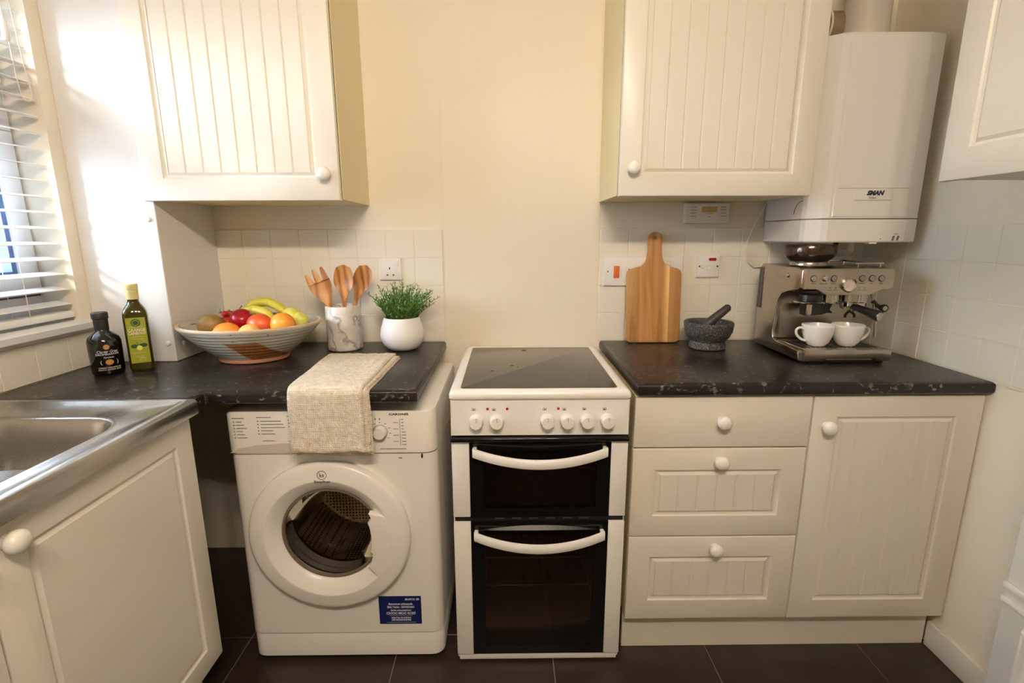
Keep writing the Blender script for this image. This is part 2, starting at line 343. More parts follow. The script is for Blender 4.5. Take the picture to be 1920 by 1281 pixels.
    def solo(s, name, material, base, smooth=35):
        s.v = [v - Vector(base) for v in s.v]
        ob = bpy.data.objects.new(name, s.mesh(name, material, smooth)); COL.objects.link(ob); ob.location = base; return ob
def wloc(o):
    p = Vector((0, 0, 0))
    while o is not None: p = p + o.location; o = o.parent
    return p
def tag(o, label, cat, group=None, kind=None):
    o['label'] = label; o['category'] = cat
    if group: o['group'] = group
    if kind: o['kind'] = kind
    return o
def thing(name, loc, label, cat, group=None, kind=None):
    o = bpy.data.objects.new(name, None); o.empty_display_size = .05; o.location = loc; COL.objects.link(o)
    return tag(o, label, cat, group, kind)
def inst(me, name, parent, loc, rot=(0, 0, 0)):
    # shared mesh placed at world position loc (parents are unrotated)
    o = bpy.data.objects.new(name, me); COL.objects.link(o); o.parent = parent; o.location = Vector(loc) - wloc(parent); o.rotation_euler = rot; return o
def text_mesh(body, size, align='CENTER', bold=0.0, shear=0.0, sx=1.0):
    c = bpy.data.curves.new('lettering', 'FONT'); c.body = body; c.size = size; c.align_x = align; c.align_y = 'CENTER'; c.extrude = .0002; c.offset = bold; c.shear = shear; c.resolution_u = 2
    o = bpy.data.objects.new('lettering_tmp', c); COL.objects.link(o)
    dg = bpy.context.evaluated_depsgraph_get(); e = o.evaluated_get(dg); me = e.to_mesh()
    vs = [Vector((v.co.x*sx, v.co.y, v.co.z)) for v in me.vertices]; fs = [list(p.vertices) for p in me.polygons]
    e.to_mesh_clear(); bpy.data.objects.remove(o); bpy.data.curves.remove(c); return vs, fs
FRONT = Matrix.Rotation(PI/2, 4, 'X')
def text_front(mb, body, x, y, z, size, **k):      # lettering that faces -y
    vs, fs = text_mesh(body, size, **k); m = Matrix.Translation((x, y, z)) @ FRONT
    return mb.add([m @ v for v in vs], fs)
def rect_loop(x0, x1, z0, z1, y): return [(x0, y, z0), (x1, y, z0), (x1, y, z1), (x0, y, z1)]
def smooth_path(P, n):
    P = [Vector(p) for p in P]; out = []
    for i in range(len(P)-1):
        p0, p1, p2, p3 = P[max(i-1, 0)], P[i], P[i+1], P[min(i+2, len(P)-1)]
        for k in range(n):
            t = k/n; out.append(.5*((2*p1)+(p2-p0)*t+(2*p0-5*p1+4*p2-p3)*t*t+(3*p1-p0-3*p2+p3)*t**3))
    out.append(P[-1]); return out
# ------------------------------------------------------------------ the room
FX0, FX1, FY0 = -1.375, 1.355, -3.05
fl = MB().box(-1.62, 1.5, FY0-.1, .1, -.06, -.003).build('floor', 'fgrout')
tag(fl, 'dark charcoal tiled kitchen floor with thin pale grout lines', 'floor', kind='structure')
P = .502; xs = [-1.387+i*P for i in range(6)]; ys = [-.498-i*P for i in range(-1, 6)]
tm = MB().box(.0015, P-.0015, .0015, P-.0015, -.012, 0, .0012, 1).mesh('tile', 'ftile', 0)
for x in xs:
    for y in ys: inst(tm, 'tile', fl, (x, y, 0))
wb = MB().box(-1.62, 1.5, 0, .12, 0, 2.42).build('wall_back', 'wall'); tag(wb, 'cream painted back wall behind the cooker', 'wall', kind='structure')
MB().box(-.262, .332, -.0018, 0, .80, 1.802, .0008, 1).build('splash_panel', 'panel', wb)
T = .1083
tb = MB().box(.0007, T-.0007, -.006, .002, .0007, T-.0007, .0012, 1).mesh('tile', 'tile', 0)
def tiles_back(x0, x1, rows, first):
    x = first
    while x > x0: x -= T
    while x < x1-.004:
        a, b = max(x, x0), min(x+T, x1)
        for r in range(rows):
            z = .911+r*T
            if b-a > T-.002: inst(tb, 'tile', wb, (x, 0, z))
            elif b-a > .012: MB().box(a+.0007, b-.0007, -.006, .002, z+.0007, z+T-.0007, .0012, 1).build('tile', 'tile', wb, 0)
        x += T
tiles_back(-1.122, -.266, 4, -.266); tiles_back(.335, 1.349, 4, .335)
MB().box(-1.122, -.268, -.0045, .001, .905, .911+4*T).build('grout_bed', 'grout', wb); MB().box(.337, 1.35, -.0045, .001, .905, .911+4*T).build('grout_bed', 'grout', wb)

wr = MB().box(FX1, FX1+.12, FY0, 0, 0, 2.42).build('wall_right', 'wall'); tag(wr, 'cream right wall with pale tiles above the worktop', 'wall', kind='structure')
tr = MB().box(-.006, .002, -T+.0007, -.0007, .0007, T-.0007, .0012, 1).mesh('tile', 'tile', 0)
for i in range(13):
    for r in range(4): inst(tr, 'tile', wr, (FX1, -.002-i*T, .911+r*T))
MB().box(FX1-.0045, FX1+.001, -13*T, 0, .905, .911+4*T).build('grout_bed', 'grout', wr)
WY0, WY1, WZ0, WZ1 = -1.22, -.362, 1.045, 2.10
wl = MB()
wl.box(FX0-.24, FX0, FY0, 0, 0, WZ0); wl.box(FX0-.24, FX0, FY0, 0, WZ1, 2.42); wl.box(FX0-.24, FX0, WY1, 0, WZ0, WZ1); wl.box(FX0-.24, FX0, FY0, WY0, WZ0, WZ1)
wl = wl.build('wall_left', 'wall', None, 0); tag(wl, 'cream left wall around the window above the sink', 'wall', kind='structure')
tl = MB().box(-.002, .006, -T+.0007, -.0007, .0007, T-.0007, .0012, 1).mesh('tile', 'tile', 0)
for i in range(13): inst(tl, 'tile', wl, (FX0, -.325-i*T, .911))
wf = MB().box(-1.62, 1.5, FY0-.12, FY0, 0, 2.42).build('wall_front', 'wall'); tag(wf, 'plain cream wall behind the viewer', 'wall', kind='structure')
ce = MB().box(-1.62, 1.5, FY0-.12, .12, 2.42, 2.52).build('ceiling', 'ceil'); tag(ce, 'white painted kitchen ceiling', 'ceiling', kind='structure')
# boxed-in corner beside the window
bx = MB().box(FX0, -1.122, -.317, 0, .9105, 2.42, .002, 1).build('trim_1', 'white_wall'); tag(bx, 'white boxed-in corner column with screw caps beside the window', 'boxing', kind='structure')
cap = MB().lathe([(.0085, 0), (.0085, -.003), (.006, -.006), (.001, -.007)], n=14, axis='y').mesh('screw_cap', 'app2')
for x, z in ((-1.146, 1.372), (-1.142, .973)): inst(cap, 'screw_cap', bx, (x, -.317, z))
for y, z in ((-.27, .965),): inst(cap, 'screw_cap', bx, (-1.122, y, z), (0, 0, PI/2))
# window
wn = thing('window_1', (FX0-.12, WY1, WZ0), 'white plastic framed window behind the slatted blind', 'window', kind='structure')
gx0, gx1 = FX0-.165, FX0-.105
def hframe(y0, y1, z0, z1, t, x0, x1, name, m='upvc', bev=.006):
    b = MB(); b.box(x0, x1, y0, y1, z0, z0+t, bev); b.box(x0, x1, y0, y1, z1-t, z1, bev); b.box(x0, x1, y0, y0+t, z0+t-.001, z1-t+.001, bev); b.box(x0, x1, y1-t, y1, z0+t-.001, z1-t+.001, bev)
    return b.build(name, m, wn)
ymid = -.80
m = MB(); m.box(gx0, gx1, WY0, WY1, WZ0, 1.140, .004); m.box(gx0, gx1, WY0, WY1, 2.055, WZ1, .004); m.box(gx0, gx1, WY0, WY0+.02, 1.139, 2.056); m.box(gx0, gx1, WY1-.006, WY1, 1.139, 2.056); m.build('window_frame', 'upvc', wn)
MB().box(gx0, gx1, WY0+.02, WY1-.006, 1.682, 1.742, .004).build('transom', 'upvc', wn)
MB().box(gx0, gx1, ymid-.03, ymid+.03, 1.139, 1.683, .004).build('mullion', 'upvc', wn)
for (a, b, c, d) in ((ymid+.03, WY1-.006, 1.140, 1.682), (WY0+.02, ymid-.03, 1.140, 1.682), (WY0+.02, WY1-.006, 1.742, 2.055)):
    hframe(a, b, c, d, .006, gx0+.012, gx1-.002, 'sash_gap', 'gasket', 0)
    hframe(a+.0055, b-.0055, c+.0055, d-.0055, .058, gx0+.01, gx1+.014, 'sash')
    hframe(a+.062, b-.062, c+.062, d-.062, .016, gx0+.02, gx1+.002, 'glazing_bead', 'gasket', 0)
    MB().box(gx0+.028, gx0+.034, a+.07, b-.07, c+.07, d-.07).build('pane', 'pane', wn, 0)
sill = MB().prism([(FX0-.155, 1.045), (FX0-.155, 1.062), (FX0+.026, 1.060), (FX0+.034, 1.054), (FX0+.034, 1.036), (FX0+.026, 1.030), (FX0, 1.030), (FX0, 1.045)], 'xz', WY0-.03, -.327, .003, 2).build('trim_2', 'white_wall')
tag(sill, 'white window sill board under the blind', 'window sill', kind='structure')
# skirting on the right, open door on the right edge
bb = MB().box(FX1-.015, FX1, -2.2, -.553, 0, .088, .004).build('baseboard_right', 'door'); tag(bb, 'low white skirting board along the right wall', 'skirting', kind='structure')
d1 = thing('door_1', (1.3, -.80, .008), 'white panelled door standing against the right wall at the lower right edge', 'door', kind='structure')
db = MB().box(1.285, 1.330, -1.56, -.805, .008, 2.0, .004).build('leaf', 'app', d1)
for z0, z1 in ((.13, .335), (.455, .98), (1.12, 1.86)):
    m = MB()
    L = lambda i, x: [(x, -1.50+i, z0+i), (x, -.865-i, z0+i), (x, -.865-i, z1-i), (x, -1.50+i, z1-i)]
    m.loft([L(0, 1.2855), L(.006, 1.276), L(.014, 1.274), L(.024, 1.283), L(.03, 1.2855)], False, False); m.build('panel_moulding', 'app', d1)
MB().box(1.275, 1.286, -1.56, -.806, .372, .388, .003).build('rail_moulding', 'app', d1); MB().box(1.272, 1.286, -1.56, -.806, .412, .432, .005).build('rail_moulding', 'app', d1)
# outside, seen through the window
nb = thing('neighbour_house', (-4.2, -1.5, -1.0), 'pale neighbouring house wall with blue windows seen through the window', 'house')
MB().box(-4.5, -4.2, -6, 6, -1, 2.05).build('wall', 'nextwall', nb)
for y in (-1.9, .6, 2.9):
    f = MB().box(-4.21, -4.17, y, y+.9, .75, 1.7, .01).build('window', 'upvc', nb)
    for k in (0, 1): MB().box(-4.18, -4.16, y+.07+k*.41, y+.07+k*.41+.35, .83, 1.62).build('pane', 'nextwin', f)

# ------------------------------------------------------------------ blind
bl = thing('venetian_blind', (FX0-.03, -.79, 1.07), 'white wooden slatted blind hanging in the window', 'blind')
sx = FX0-.034
sm = MB().box(-.025, .025, -.419, .419, -.0014, .0014, .001, 1); sm.xf(Matrix.Rotation(.16, 4, 'Y')); sm = sm.mesh('slat', 'slat')
z = 1.118; nsl = 0
while z < 1.985: inst(sm, 'slat', bl, (sx, -.791, z)); z += .0455; nsl += 1
MB().box(sx-.026, sx+.026, -1.21, -.372, 1.072, 1.092, .004).build('bottom_rail', 'slat', bl)
MB().box(sx-.03, sx+.03, -1.21, -.370, 2.0, 2.06, .004).build('headrail', 'slat', bl)
for y in (-1.08, -.52):
    for dx in (-.026, .026): MB().tube([(sx+dx, y, 1.08), (sx+dx, y, 2.01)], .0009, 5).build('ladder_cord', 'cord', bl)
cpts = smooth_path([(sx+.034, -.435, 2.0), (sx+.036, -.432, 1.85), (sx+.037, -.428, 1.72), (sx+.038, -.412, 1.694), (sx+.037, -.393, 1.715), (sx+.036, -.400, 1.8), (sx+.034, -.41, 2.0)], 5)
MB().tube(cpts, .0014, 6).build('pull_cord', 'cord', bl)
MB().tube([(sx+.036, -.437, 2.0), (sx+.036, -.437, 1.895)], .0014, 6).build('pull_cord', 'cord', bl)
MB().lathe([(.003, 1.90), (.007, 1.885), (.009, 1.845), (.006, 1.84)], (sx+.036, -.437, 0), 12).build('cord_tassel', 'slat', bl)

# ------------------------------------------------------------------ lamp above the viewer: four-spot bar
lp = thing('spotlight_bar', (.03, -2.35, 2.42), 'brushed metal four-spot light bar on the ceiling above the viewer', 'lamp')
MB().box(-.38, .46, -2.375, -2.325, 2.395, 2.42, .008).build('bar', 'lampshade', lp)
for k, (x, ty, tx) in enumerate(((-.30, .92, -.36), (-.07, 1.18, -.16), (.16, 1.18, -.14), (.39, .80, -.22))):
    h = MB().lathe([(.018, .0), (.03, -.01), (.038, -.09), (.036, -.09), (.028, -.012)], (0, 0, 0), 20, cap1=False)
    m = Matrix.Translation((x, -2.35, 2.365)) @ Matrix.Rotation(ty, 4, 'X') @ Matrix.Rotation(-tx, 4, 'Y'); h.xf(m); hd = h.build('spot_head', 'lampshade', lp)
    MB().tube([(x, -2.35, 2.40), (x, -2.35, 2.355)], .007, 8).build('stem', 'lampshade', lp)
    b = MB().lathe([(.001, -.085), (.026, -.08), (.027, -.05)], (0, 0, 0), 16, cap1=False); b.xf(m); b.build('bulb', 'bulb', lp)
    ld = bpy.data.lights.new('spot_lamp', 'SPOT'); ld.energy = LAMP_W; ld.color = LAMP_COL; ld.shadow_soft_size = .045; ld.spot_size = math.radians(172); ld.spot_blend = 1.0
    lo = bpy.data.objects.new('spot_lamp', ld); COL.objects.link(lo); lo.location = m @ Vector((0, 0, -.10)); lo.rotation_euler = m.to_euler()

# ------------------------------------------------------------------ fitted cabinets
KNOB = MB().lathe([(.0125, 0), (.0125, -.002), (.0105, -.004), (.0105, -.007), (.0150, -.0095), (.0190, -.014), (.0205, -.020), (.0190, -.027), (.0125, -.0325), (.002, -.034)], n=28, axis='y').mesh('knob', 'knob', 60)
def front(parent, name, w, h, org, rot=0.0, ins=.065, planks=0, plain=False, knob=None, insz=None):
    """A cabinet front: u along x, front towards -y, lower left front corner at org, turned by rot about z."""
    t = .018; iz = insz if insz else ins; m = MB()
    def L(i, j, y): return rect_loop(i, w-i, j, h-j, y)
    if plain:
        m.loft([L(0, 0, t), L(0, 0, .004), L(.0012, .0012, .0012), L(.004, .004, 0)])
    else:
        loops = [L(0, 0, t), L(0, 0, .004), L(.0012, .0012, .0012), L(.004, .004, 0), L(ins, iz, 0), L(ins+.003, iz+.003, .005), L(ins+.009, iz+.009, .0065), L(ins+.017, iz+.017, .002)]
        if planks: loops += [L(ins+.0172, iz+.0172, .008)]
        m.loft(loops)
    o = bpy.data.objects.new(name, m.mesh(name, 'door', 25)); COL.objects.link(o); o.parent = parent; o.location = Vector(org)-wloc(parent); o.rotation_euler = (0, 0, rot)
    if planks:
        q = ins+.0172; pw = (w-2*q)/planks; b = MB()
        c = .0032; z0, z1 = iz+.0172, h-iz-.0172
        b.loft([[(0, .010, z0), (pw, .010, z0), (pw, .010, z1), (0, .010, z1)], [(0, .0026+c, z0), (pw, .0026+c, z0), (pw, .0026+c, z1), (0, .0026+c, z1)], [(c, .002, z0), (pw-c, .002, z0), (pw-c, .002, z1), (c, .002, z1)]])
        me = b.mesh('plank', 'door', 20)
        for k in range(planks):
            p = bpy.data.objects.new('plank', me); COL.objects.link(p); p.parent = o; p.location = (q+k*pw, 0, 0)
    if knob:
        kb = bpy.data.objects.new('knob', KNOB); COL.objects.link(kb); kb.parent = o; kb.location = (knob[0], 0, knob[1])
    return o
def carcass(parent, x0, x1, y0, y1, z0, z1, m='carc', open_side=None):
    t = .016; b = MB(); b.box(x0, x0+t, y0, y1, z0, z1, .001, 1); b.box(x1-t, x1, y0, y1, z0, z1, .001, 1)
    b.box(x0+t, x1-t, y0, y1, z0, z0+t); b.box(x0+t, x1-t, y0, y1, z1-t, z1); b.box(x0+t, x1-t, y1-.006, y1, z0+t, z1-t)
    return b.build('carcass', m, parent, 0)
c = thing('wall_cabinet', (-.83, -.16, 1.43), 'white tongue-and-groove wall cabinet above the fruit bowl and utensil pot', 'cabinet', 'white wall cabinets')
carcass(c, -1.120, -.5345, -.304, -.001, 1.430, 2.13)
MB().box(-1.118, -.5375, -.3179, -.3038, 1.432, 2.128).build('dark_gap_fill', 'dark', c, 0)  # black slab set in the gap behind the door to stand in for its shade
front(c, 'door', .602, .71, (-1.137, -.336, 1.426), ins=.066, planks=8, knob=(.564, .078))
c = thing('wall_cabinet', (.63, -.16, 1.44), 'white tongue-and-groove wall cabinet between bare wall and boiler', 'cabinet', 'white wall cabinets')
carcass(c, .3275, .925, -.304, -.001, 1.440, 2.13)
MB().box(.3305, .923, -.3179, -.3038, 1.442, 2.128).build('dark_gap_fill', 'dark', c, 0)  # same black filler, shade of the gap put in as colour
front(c, 'door', .599, .70, (.328, -.336, 1.436), ins=.064, planks=8, knob=(.040, .083))
c = thing('wall_cabinet', (1.2, -1.0, 1.445), 'white wall cabinet with plain recessed panel high on the right wall', 'cabinet', 'white wall cabinets')
carcass(c, 1.066, 1.346, -1.66, -.668, 1.447, 2.13, 'door')
front(c, 'door', .495, .69, (1.045, -.664, 1.443), -PI/2, .07); front(c, 'door', .495, .69, (1.045, -1.163, 1.443), -PI/2, .07)

du = thing('drawer_unit', (.6, -.3, .13), 'white three-drawer base unit to the right of the cooker', 'drawer unit')
carcass(du, .346, .851, -.570, -.012, .132, .868)
front(du, 'drawer', .509, .156, (.344, -.590, .712), plain=True, knob=(.252, .082))
front(du, 'drawer', .509, .283, (.344, -.590, .425), ins=.067, planks=6, knob=(.255, .246))
front(du, 'drawer', .509, .286, (.344, -.590, .135), ins=.067, planks=6, knob=(.262, .252))
bc = thing('base_cabinet', (1.1, -.3, .13), 'white base cabinet with tongue-and-groove door below the espresso machine', 'cabinet')
carcass(bc, .854, 1.348, -.570, -.012, .132, .868)
front(bc, 'door', .493, .733, (.857, -.590, .134), ins=.072, insz=.064, planks=7, knob=(.043, .642))
pl = MB().box(.346, 1.338, -.552, -.536, 0, .131, .001, 1).solo('plinth_board', 'door', (.84, -.544, 0)); tag(pl, 'white plinth board along the floor under the right-hand units', 'plinth')
sc = thing('sink_cabinet', (-1.1, -1.23, 0), 'cream-white sink base cabinet with two doors along the left wall', 'cabinet')
m = MB()   # open-topped, the basin hangs inside
m.box(-1.365, -.856, -1.768, -1.752, .15, .868); m.box(-1.365, -.856, -.738, -.722, .15, .868); m.box(-1.365, -.856, -1.752, -.738, .15, .166); m.box(-1.365, -1.357, -1.752, -.738, .166, .868)
m.build('carcass', 'carc', sc, 0)
front(sc, 'door', .521, .715, (-.837, -1.243, .157), PI/2, .062, knob=(.034, .676))
front(sc, 'door', .521, .715, (-.837, -1.768, .157), PI/2, .062, knob=(.487, .676))
MB().box(-.92, -.905, -1.768, -.73, 0, .149).build('plinth', 'door', sc)

# ------------------------------------------------------------------ worktops
def worktop(poly, name, base, label):
    m = MB().prism(poly, 'xy', .872, .910, .012, 4); o = m.solo(name, 'top', base, 50); return tag(o, label, 'worktop')
w1 = worktop([(FX0+.001, -.712), (-.838, -.712), (-.838, -.650), (-.265, -.650), (-.265, -.001), (FX0+.001, -.001)], 'worktop', (-.8, -.33, .872), 'dark flecked L-shaped worktop over the washing machine, by the window')
w2 = worktop([(.345, -.607), (FX1-.001, -.607), (FX1-.001, -.001), (.345, -.001)], 'worktop', (.85, -.3, .872), 'dark flecked worktop over the drawers, under the espresso machine')
MB().prism([(-.8385, -.6505), (-.834, -.6505), (-.834, -.646), (-.8385, -.646)], 'xy', .874, .908).build('joint_strip', 'rubber', w1)
# ------------------------------------------------------------------ sink
sk = thing('kitchen_sink', (-1.09, -1.23, .872), 'stainless steel inset sink on the left-hand run beside the worktop', 'sink')
def SL(x0, x1, y0, y1, z, r, n=6): return [(a, b, z) for a, b in rrect(x1-x0, y1-y0, r, n, (x0+x1)/2, (y0+y1)/2)]
sx0, sx1, sy0, sy1 = -1.368, -.814, -1.76, -.716
bx0, bx1, by0, by1 = -1.262, -.884, -1.262, -.846
m = MB(); m.loft([SL(sx0, sx1, sy0, sy1, .874, .004), SL(sx0, sx1, sy0, sy1, .906, .004), SL(sx0+.003, sx1-.003, sy0+.003, sy1-.003, .9125, .006), SL(sx0+.009, sx1-.009, sy0+.009, sy1-.009, .9145, .008), SL(sx0+.022, sx1-.022, sy0+.022, sy1-.022, .9135, .012), SL(sx0+.03, sx1-.03, sy0+.03, sy1-.03, .9085, .014),
    SL(bx0-.012, bx1+.012, by0-.012, by1+.012, .9085, .105), SL(bx0-.006, bx1+.006, by0-.006, by1+.006, .9105, .1), SL(bx0, bx1, by0, by1, .9085, .095), SL(bx0+.004, bx1-.004, by0+.004, by1-.004, .898, .092), SL(bx0+.016, bx1-.016, by0+.016, by1-.016, .79, .085), SL(bx0+.05, bx1-.05, by0+.05, by1-.05, .762, .07), SL(bx0+.15, bx1-.15, by0+.16, by1-.16, .757, .04)], False, True)
m.build('basin', 'sink', sk, 40)
for k in range(7): MB().tube([(-1.27+k*.055, -1.36, .9095), (-1.27+k*.055, -1.70, .9095)], .005, 8, flat=.5).build('drainer_ridge', 'sink', sk)
MB().lathe([(.044, .7575), (.044, .7595), (.036, .7605), (.02, .7585), (.001, .7585)], (-1.073, -1.054, 0), 24).build('waste_outlet', 'chrome', sk)
# ------------------------------------------------------------------ washing machine
wm = thing('washing_machine', (-.525, -.33, 0), 'white front-loading washing machine under the left worktop, towel hanging over it', 'washing machine')
wx0, wx1, wyf, wyb = -.825, -.226, -.600, -.05
wcx, whx = (wx0+wx1)/2, (wx1-wx0)/2
dcx, dcz = -.546, .452
def rect_angles(hx, z0, z1, cx, cz, n=72):
    cs = [math.atan2(z-cz, x-cx) for x, z in ((wcx+hx, z0), (wcx+hx, z1), (wcx-hx, z1), (wcx-hx, z0))]
    A = [-PI+2*PI*(i+.5)/n for i in range(n)]
    for c in cs:
        k = min(range(n), key=lambda i: abs(A[i]-c)); A[k] = c
    return sorted(A)
AN = rect_angles(whx, .105, .705, dcx, dcz)
def ray_rect(a, x0, x1, z0, z1, cx, cz):
    dx, dz = math.cos(a), math.sin(a); t = 1e9
    if dx > 1e-9: t = min(t, (x1-cx)/dx)
    if dx < -1e-9: t = min(t, (x0-cx)/dx)
    if dz > 1e-9: t = min(t, (z1-cz)/dz)
    if dz < -1e-9: t = min(t, (z0-cz)/dz)
    return cx+t*dx, cz+t*dz
def wloop(ix, iz, y):
    out = []
    for a in AN:
        x, z = ray_rect(a, wx0, wx1, .105, .705, dcx, dcz)
        x = wcx + (x-wcx)*(whx-ix)/whx; z = .405 + (z-.405)*(.3-iz)/.3; out.append((x, y, z))
    return out
def wcirc(r, y): return [(dcx+r*math.cos(a), y, dcz+r*math.sin(a)) for a in AN]
R = .035; loops = [wloop(0, 0, wyb)]
for k in range(6):
    a = PI/2*k/5; loops.append(wloop(R*(1-math.cos(a)), 0 if k < 5 else .0015, wyf+R-R*math.sin(a)))
loops += [wcirc(.205, wyf), wcirc(.19, wyf+.02), wcirc(.185, wyf+.06)]
MB().loft(loops, True, False).build('cabinet', 'app', wm, 40)
def wslab(z0, z1, name, mtl, r=.035, topr=.003, botr=.002, front=wyf, back=wyb):
    def Lp(i, z): return [(a, b, z) for a, b in rrect(wx1-wx0-2*i, back-front-2*i, r, 6, wcx, (front+back)/2)]
    return MB().loft([Lp(botr, z0), Lp(0, z0+botr), Lp(0, z1-topr), Lp(topr*.3, z1-topr*.3), Lp(topr, z1)]).build(name, mtl, wm, 40)
wslab(.008, .102, 'kick_panel', 'app', topr=.004, botr=.012, front=wyf+.004)
fa = wslab(.7085, .838, 'fascia', 'app2', topr=.012, front=wyf-.006)
m = MB()   # soap drawer with its finger scoop, the scoop's shade painted as a darker plate
pts = [(-.815, .7125), (-.60, .7125), (-.60, .744), (-.66, .742), (-.74, .736), (-.79, .726)]
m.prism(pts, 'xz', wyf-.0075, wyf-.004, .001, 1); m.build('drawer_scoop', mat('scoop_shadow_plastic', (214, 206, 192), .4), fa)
# printed legends on the fascia
m = MB(); yp = wyf-.0068
def dash(x, z, w, h=.0018): m.box(x, x+w, yp, yp+.0015, z-h/2, z+h/2)
for k in range(6): dash(-.795, .806-k*.0095, .0032, .0032); dash(-.787, .806-k*.0095, .016+.012*((k*7) % 3)/2)
dash(-.797, .817, .034)
for k in range(5): dash(-.727, .808-k*.0095, .0032, .0032); dash(-.718, .808-k*.0095, (.058, .064, .068, .034, .038)[k])
dash(-.729, .819, .042); dash(-.716, .749, .032)
for k in range(3): dash(-.640, .811-k*.0095, .0032, .0032); dash(-.630, .811-k*.0095, .05)
dash(-.642, .822, .06); dash(-.642, .7475, .07)
for k in range(9): dash(-.322, .811-k*.0095, .012 if k > 3 else .006); dash(-.345, .811-k*.0095, .014, .0012) if k % 2 else None
m.box(-.3265, -.3255, yp, yp+.0015, .733, .813)
dash(-.396, .812, .003, .005); dash(-.384, .812, .003, .005)
for k in range(9):
    a = math.radians(-40+k*32.5); dash(-.3825+.0285*math.cos(a)-.003, .7735+.0285*math.sin(a), .006, .0014)
dash(-.385, .722, .074)
m.build('printed_legend', 'print', fa, 0)['kind'] = 'stuff'
m = MB(); text_front(m, 'CARONIS', -.328, yp, .826, .0085, sx=1.5, bold=.0002); m.build('lettering', 'printdark', fa, 0)
MB().lathe([(.0195, 0), (.0195, -.004), (.0175, -.016), (.016, -.018), (.001, -.0185)], (-.3825, wyf-.006, .7735), 28, axis='y').build('programme_dial', 'app2', fa)
MB().lathe([(.022, 0), (.022, -.0012), (.020, -.0014)], (-.3825, wyf-.006, .7735), 28, axis='y').build('dial_ring', mat('dial_ring_grey', (190, 182, 170), .4), fa)
MB().prism([(-.270, .703), (-.266, .704), (-.265, .695), (-.268, .689), (-.271, .693)], 'xz', wyf-.001, wyf+.002).build('catch_hole', 'dark', wm)
# door: ring, porthole, handle
dr = MB().lathe([(.2345, .0005), (.236, -.004), (.236, -.019), (.234, -.0245), (.2295, -.0275), (.222, -.0292), (.19, -.0352), (.186, -.0355), (.1835, -.0348), (.150, -.010), (.147, -.006), (.146, .012)], (dcx, wyf, dcz), 80, axis='y', cap0=False, cap1=False).build('door_ring', 'app', wm, 50)
arc = [(dcx+.186*math.cos(math.radians(a)), dcz+.186*math.sin(math.radians(a))) for a in range(-42, 28, 5)]
inner = [(-.424, .534), (-.418, .520), (-.421, .511), (-.428, .505), (-.423, .488), (-.4205, .465), (-.4215, .43), (-.425, .412), (-.418, .402), (-.424, .378), (-.433, .362)]
MB().prism(arc + inner, 'xz', wyf-.0358, wyf-.012, .0025, 3).build('door_grip', 'app', wm)
MB().lathe([(.146, -.003), (.1455, .0), (.138, .02), (.125, .07), (.10, .10), (.06, .115), (.001, .12)], (dcx, wyf, dcz), 64, axis='y', cap0=False).build('porthole_glass', 'portglass', wm, 60)
MB().lathe([(.1465, -.005), (.1405, -.006), (.1385, .002), (.1465, .004)], (dcx, wyf, dcz), 64, axis='y', cap0=False, cap1=False).build('porthole_rim', mat('porthole_rim_grey', (120, 108, 94), .35), wm, 60)
MB().lathe([(.187, .05), (.166, .045), (.158, .055), (.168, .07), (.156, .085), (.166, .10), (.20, .11)], (dcx, wyf, dcz), 64, axis='y', cap0=False, cap1=False).build('door_seal', 'rubber', wm, 60)
MB().lathe([(.165, .108), (.18, .109), (.20, .115), (.205, .13), (.205, .36), (.19, .375), (.09, .38), (.075, .36), (.001, .355)], (dcx, wyf, dcz), 64, axis='y', cap0=False).build('drum', 'perf', wm, 60)
for k in range(3):
    a = math.radians(75+120*k); u = Vector((math.cos(a), 0, math.sin(a))); w = Vector((-math.sin(a), 0, math.cos(a))); c0 = Vector((dcx, 0, dcz))
    lp_ = []
    for y, s_ in ((wyf+.14, .6), (wyf+.2, 1), (wyf+.36, 1), (wyf+.42, .7)):
        lp_.append([c0+u*.204+w*.05*s_+Vector((0, y, 0)), c0+u*(.204-.045*s_)+w*.022*s_+Vector((0, y, 0)), c0+u*(.204-.055*s_)+Vector((0, y, 0)), c0+u*(.204-.045*s_)-w*.022*s_+Vector((0, y, 0)), c0+u*.204-w*.05*s_+Vector((0, y, 0))])
    MB().loft(lp_).build('drum_paddle', 'drum', wm, 60)
# badge on the door and the sticker
m = MB(); text_front(m, 'ks', -.5475, wyf-.0362, .6565, .018, sx=.9); text_front(m, 'Steepfloor', -.5475, wyf-.0362, .6365, .0105, sx=1.05)
m.lathe([(.0125, 0), (.0135, -.0004), (.0138, 0)], (-.5475, wyf-.0357, .6565), 28, axis='y', cap0=False, cap1=False); m.build('door_badge', 'printdark', dr, 0)
stk = MB().box(-.421, -.291, wyf-.0012, wyf+.0005, .1365, .2345).build('sticker', 'blue', wm, 0)
m = MB(); ys_ = wyf-.0015
for t, x, z, sz, sxx in (('SlivS0101 ER', -.318, .2235, .0085, 1.0), ('Stermmum prinsesnde', -.354, .2075, .0085, .95), ('5MU Yerim - GOND3GO', -.354, .1965, .0095, .82), ('Sanids comsonansment', -.354, .1855, .0070, .95), ('C3OOO MIOO ROIE3', -.354, .1745, .0115, .82), ('umno fi nas, de condonme', -.354, .1595, .0070, .8), ('DETORNNIONDOM', -.354, .1510, .0085, .78)):
    text_front(m, t, x, ys_, z, sz, sx=sxx, bold=.0003)
m.box(-.39, -.318, ys_, ys_+.0006, .1665, .1669); m.box(-.40, -.31, ys_, ys_+.0006, .1420, .1426); m.build('lettering', 'white_print', stk, 0)
MB().box(-.335, -.325, wyf-.0006, wyf+.0002, .6895, .6925).build('model_mark', 'print', wm, 0)
